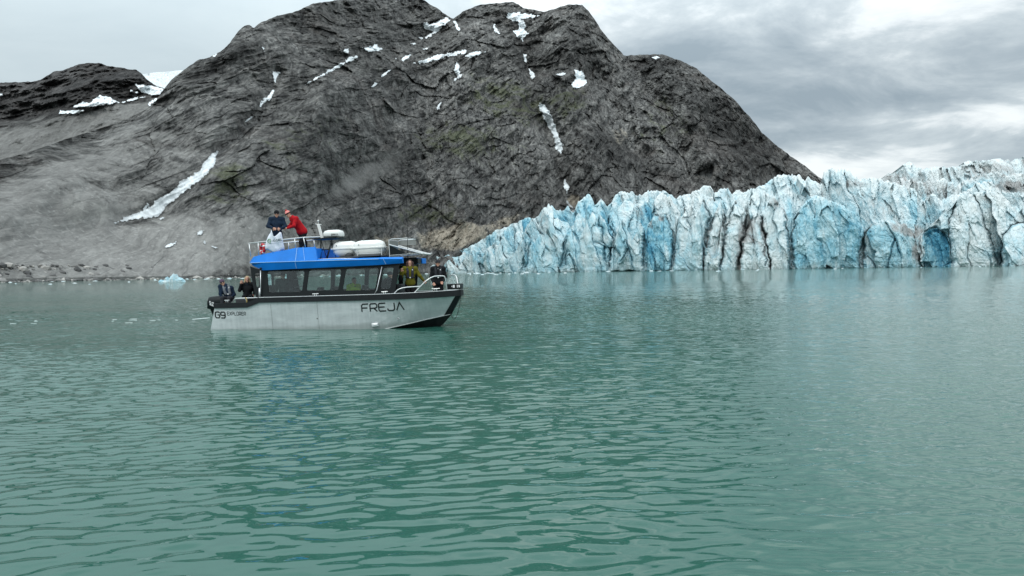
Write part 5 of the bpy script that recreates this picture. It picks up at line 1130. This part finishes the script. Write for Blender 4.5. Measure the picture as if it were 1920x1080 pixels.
        MB().box(tuple(w0 + V3(0, -.185, 0)), (.05, .02, .04)).build('buckle', M['wletter'], root); MB().box(tuple(P['neck'] * .75 + P['hip'] * .25 + V3(.085, -.19, .04)), (.035, .012, .035)).build('vest_badge', M['wletter'], root)
    return root, P, th, loc
# -- flybridge pair
p1 = person((518.5, 394.5), -.80, 'person in navy jacket standing on the blue roof holding up a white bag', top='navy', bottom='black', hair='dark', glasses=True, scale=1.04,
       pose=dict(re=(-.30, -.10, 1.16), rh=(-.13, -.26, 1.08), le=(.30, -.10, 1.14), lh=(.11, -.26, 1.06), head=(.0, -.05, 1.59)), hat='black')
p2 = person((540.5, 395), -.55, 'person in red jacket and pink bobble hat bending over on the blue roof', top='red', bottom='black', hair='brown', hat='salmon', pomp=True, scale=1.04,
       pose=dict(hip=(.30, .0, .93), neck=(-.02, -.02, 1.38), head=(-.16, -.06, 1.50), ls=(.10, -.18, 1.34), rs=(.02, .16, 1.32), le=(.02, -.28, 1.08), lh=(-.20, -.24, 1.00), re=(-.10, .18, 1.10), rh=(-.26, .05, 1.05), lk=(.26, -.08, .50), rk=(.40, .1, .50), la=(.26, -.06, .09), ra=(.44, .12, .09)), face=-45)
# -- stern pair
p3 = person((417, 523.5), -.95, 'person in navy jacket and mauve headscarf leaning sideways on the stern deck', top='navy', bottom='charcoal', hat='purple', seated=True, glasses=True, vest='silver', hood='silver',
       pose=dict(hip=(.12, .0, .52), neck=(-.01, -.04, .95), head=(-.10, -.06, 1.07), ls=(.20, 0, .86), rs=(-.17, -.02, .93), le=(.30, -.05, .62), lh=(.16, -.22, .50), re=(-.18, -.10, .66), rh=(-.10, -.20, .42)))
p4 = person((463.5, 517.5), -.35, 'smiling blond person in black jacket waving one hand at the stern', top='black', bottom='black', hair='blond', longhair=1, seated=True, hood='navy',
       pose=dict(re=(-.28, -.10, .74), rh=(-.23, -.16, .97), le=(.27, .03, .70), lh=(.20, -.2, .55)))
# -- inside the cabin
p5 = person((530.5, 511), -.62, 'person in dark green jacket and cap sitting behind the rearmost cabin window', top='green', bottom='black', hat='black', seated=True, hair='dark')
p7 = person((664, 520.5), -.1, 'person in lime green jacket seated low behind the third cabin window', top='lime', bottom='black', hair='brown', hood='grey', seated=True, turn=25, pose=dict(head=(.01, -.03, 1.14)))
p8 = person((731, 509.5), -.35, 'dark clothed person at the helm behind the foremost side window', top='black', bottom='black', hat='black', seated=True, turn=50)
# -- bow pair
p9 = person((768.5, 487), -.55, 'curly haired person in olive jacket and life vest waving from the front of the cabin', top='olive', bottom='black', hair='auburn', longhair=2, vest='vest', hood='olive',
       pose=dict(re=(-.36, -.10, 1.06), rh=(-.31, -.22, 1.30), le=(.34, -.02, 1.15), lh=(.48, .02, .98)))
# black glove/sleeve end on the raised arm
sdf_mesh('cuff', [('c', (-.365, -.10, 1.04), (-.335, -.16, 1.17), .072, .062)], FB['black'], .014, .02, parent=p9[0])
p10 = person((821, 487), -.15, 'person in black jacket, black beanie and sunglasses standing inside the bow rail', top='black', bottom='black', hat='charcoal', glasses=True, hood='grey', vest='charcoal',
       pose=dict(re=(-.25, .0, 1.12), rh=(-.17, -.17, .90), le=(.26, .02, 1.12), lh=(.16, -.16, .93)))
# -- white carrier bag held by the person in navy
def bag():
    root, P, th, loc = p1; h = (np.array(P['rh']) + np.array(P['lh'])) / 2 * 1.04
    px = 1.0 / 53.5
    outl = [(509, 431.5), (511.5, 442), (514, 443.5), (517, 442), (521, 438.5), (524.5, 435), (527, 435.3), (528.5, 438), (530, 447), (532, 458), (534.2, 468), (528, 470.5), (522, 473), (515, 474.3), (510, 472.5), (503, 469), (496.5, 467), (497.5, 459), (500, 449), (504, 440.5), (507.5, 435.5), (508, 432)]
    c_, s_ = math.cos(th), math.sin(th); Rz = np.array([[c_, -s_, 0], [s_, c_, 0], [0, 0, 1]])
    hw = loc + Rz @ (h + V3(0, -.09, 0)); base = hw
    rgt, upv = Rz @ V3(1, 0, 0), V3(0, 0, 1); fw = Rz @ V3(0, -1, 0)
    def proj(u, v, out=0.):
        d = rays(u, v); t = ((base - CAM) @ fw) / (d @ fw); q = CAM + d * t - base; return float(q @ rgt), float(q @ upv)
    o = empty('carrier_bag', base); o.rotation_euler = (0, 0, th); tag(o, 'white plastic carrier bag with green and dark print held over the blue roof', 'bag')
    pl = [proj(*p) for p in outl]; cxm, czm = np.mean(pl, 0); fine_ = []
    for i in range(len(pl)):
        a, b_ = Vector(pl[i]), Vector(pl[(i + 1) % len(pl)]); fine_ += [a.lerp(b_, t) for t in (0, .5)]
    rings = []; 
    def yb(x, z, k_): return -(.075 * k_) * (1 + .25 * math.sin(x * 31 + z * 7) + .2 * math.sin(z * 24 - x * 12))
    for s_in, k_ in ((1, 0), (.93, .55), (.8, .8), (.6, .95), (.35, 1.0), (.12, 1.02)):
        rings.append([(cxm + (p.x - cxm) * s_in, yb(p.x * s_in, p.y * s_in, k_), czm + (p.y - czm) * s_in) for p in fine_])
    back_ = [[(x, .35 * -y_, z) for x, y_, z in r] for r in rings[1:]]
    m = simple_mat('white_plastic_film', (.76, .79, .88), .4, var=.05, scale=12, bump=.01)
    MB().loft(rings, caps=True).loft([rings[0]] + back_, caps=False).build('bag_body', m, o, smooth=True)
    tw_ = twid('VENTURES', .75, .28); x0, z0 = proj(511.5, 453.6); x1, z1 = proj(527.6, 451.5); hh = .075
    letters('VENTURES', lambda a, b_, l_: (x0 + (x1 - x0) * a / tw_, -.098 - l_, z0 + (z1 - z0) * a / tw_ + hh * b_), .75, .28, .22, 'bag_print', simple_mat('dark_green_print', (.02, .06, .06), .5), o)
    gr_ = simple_mat('green_print', (.14, .30, .10), .5); x0, z0 = proj(505.5, 452)
    MB().tube([(x0 + .07 * math.cos(a), -.094, z0 + .07 * math.sin(a)) for a in np.linspace(.9, 5.4, 14)], .012, 6).tube([(x0 + .0, -.097, z0 - .01), (x0 + .06, -.097, z0 + .01)], .012, 6).build('bag_logo', gr_, o)
    x0, z0 = proj(506, 457.2); x1, z1 = proj(528, 454.5); MB().tube([(x0, -.100, z0), (x1, -.098, z1)], .005, 5).build('bag_print', simple_mat('grey_print', (.25, .32, .36), .5), o)
bag()
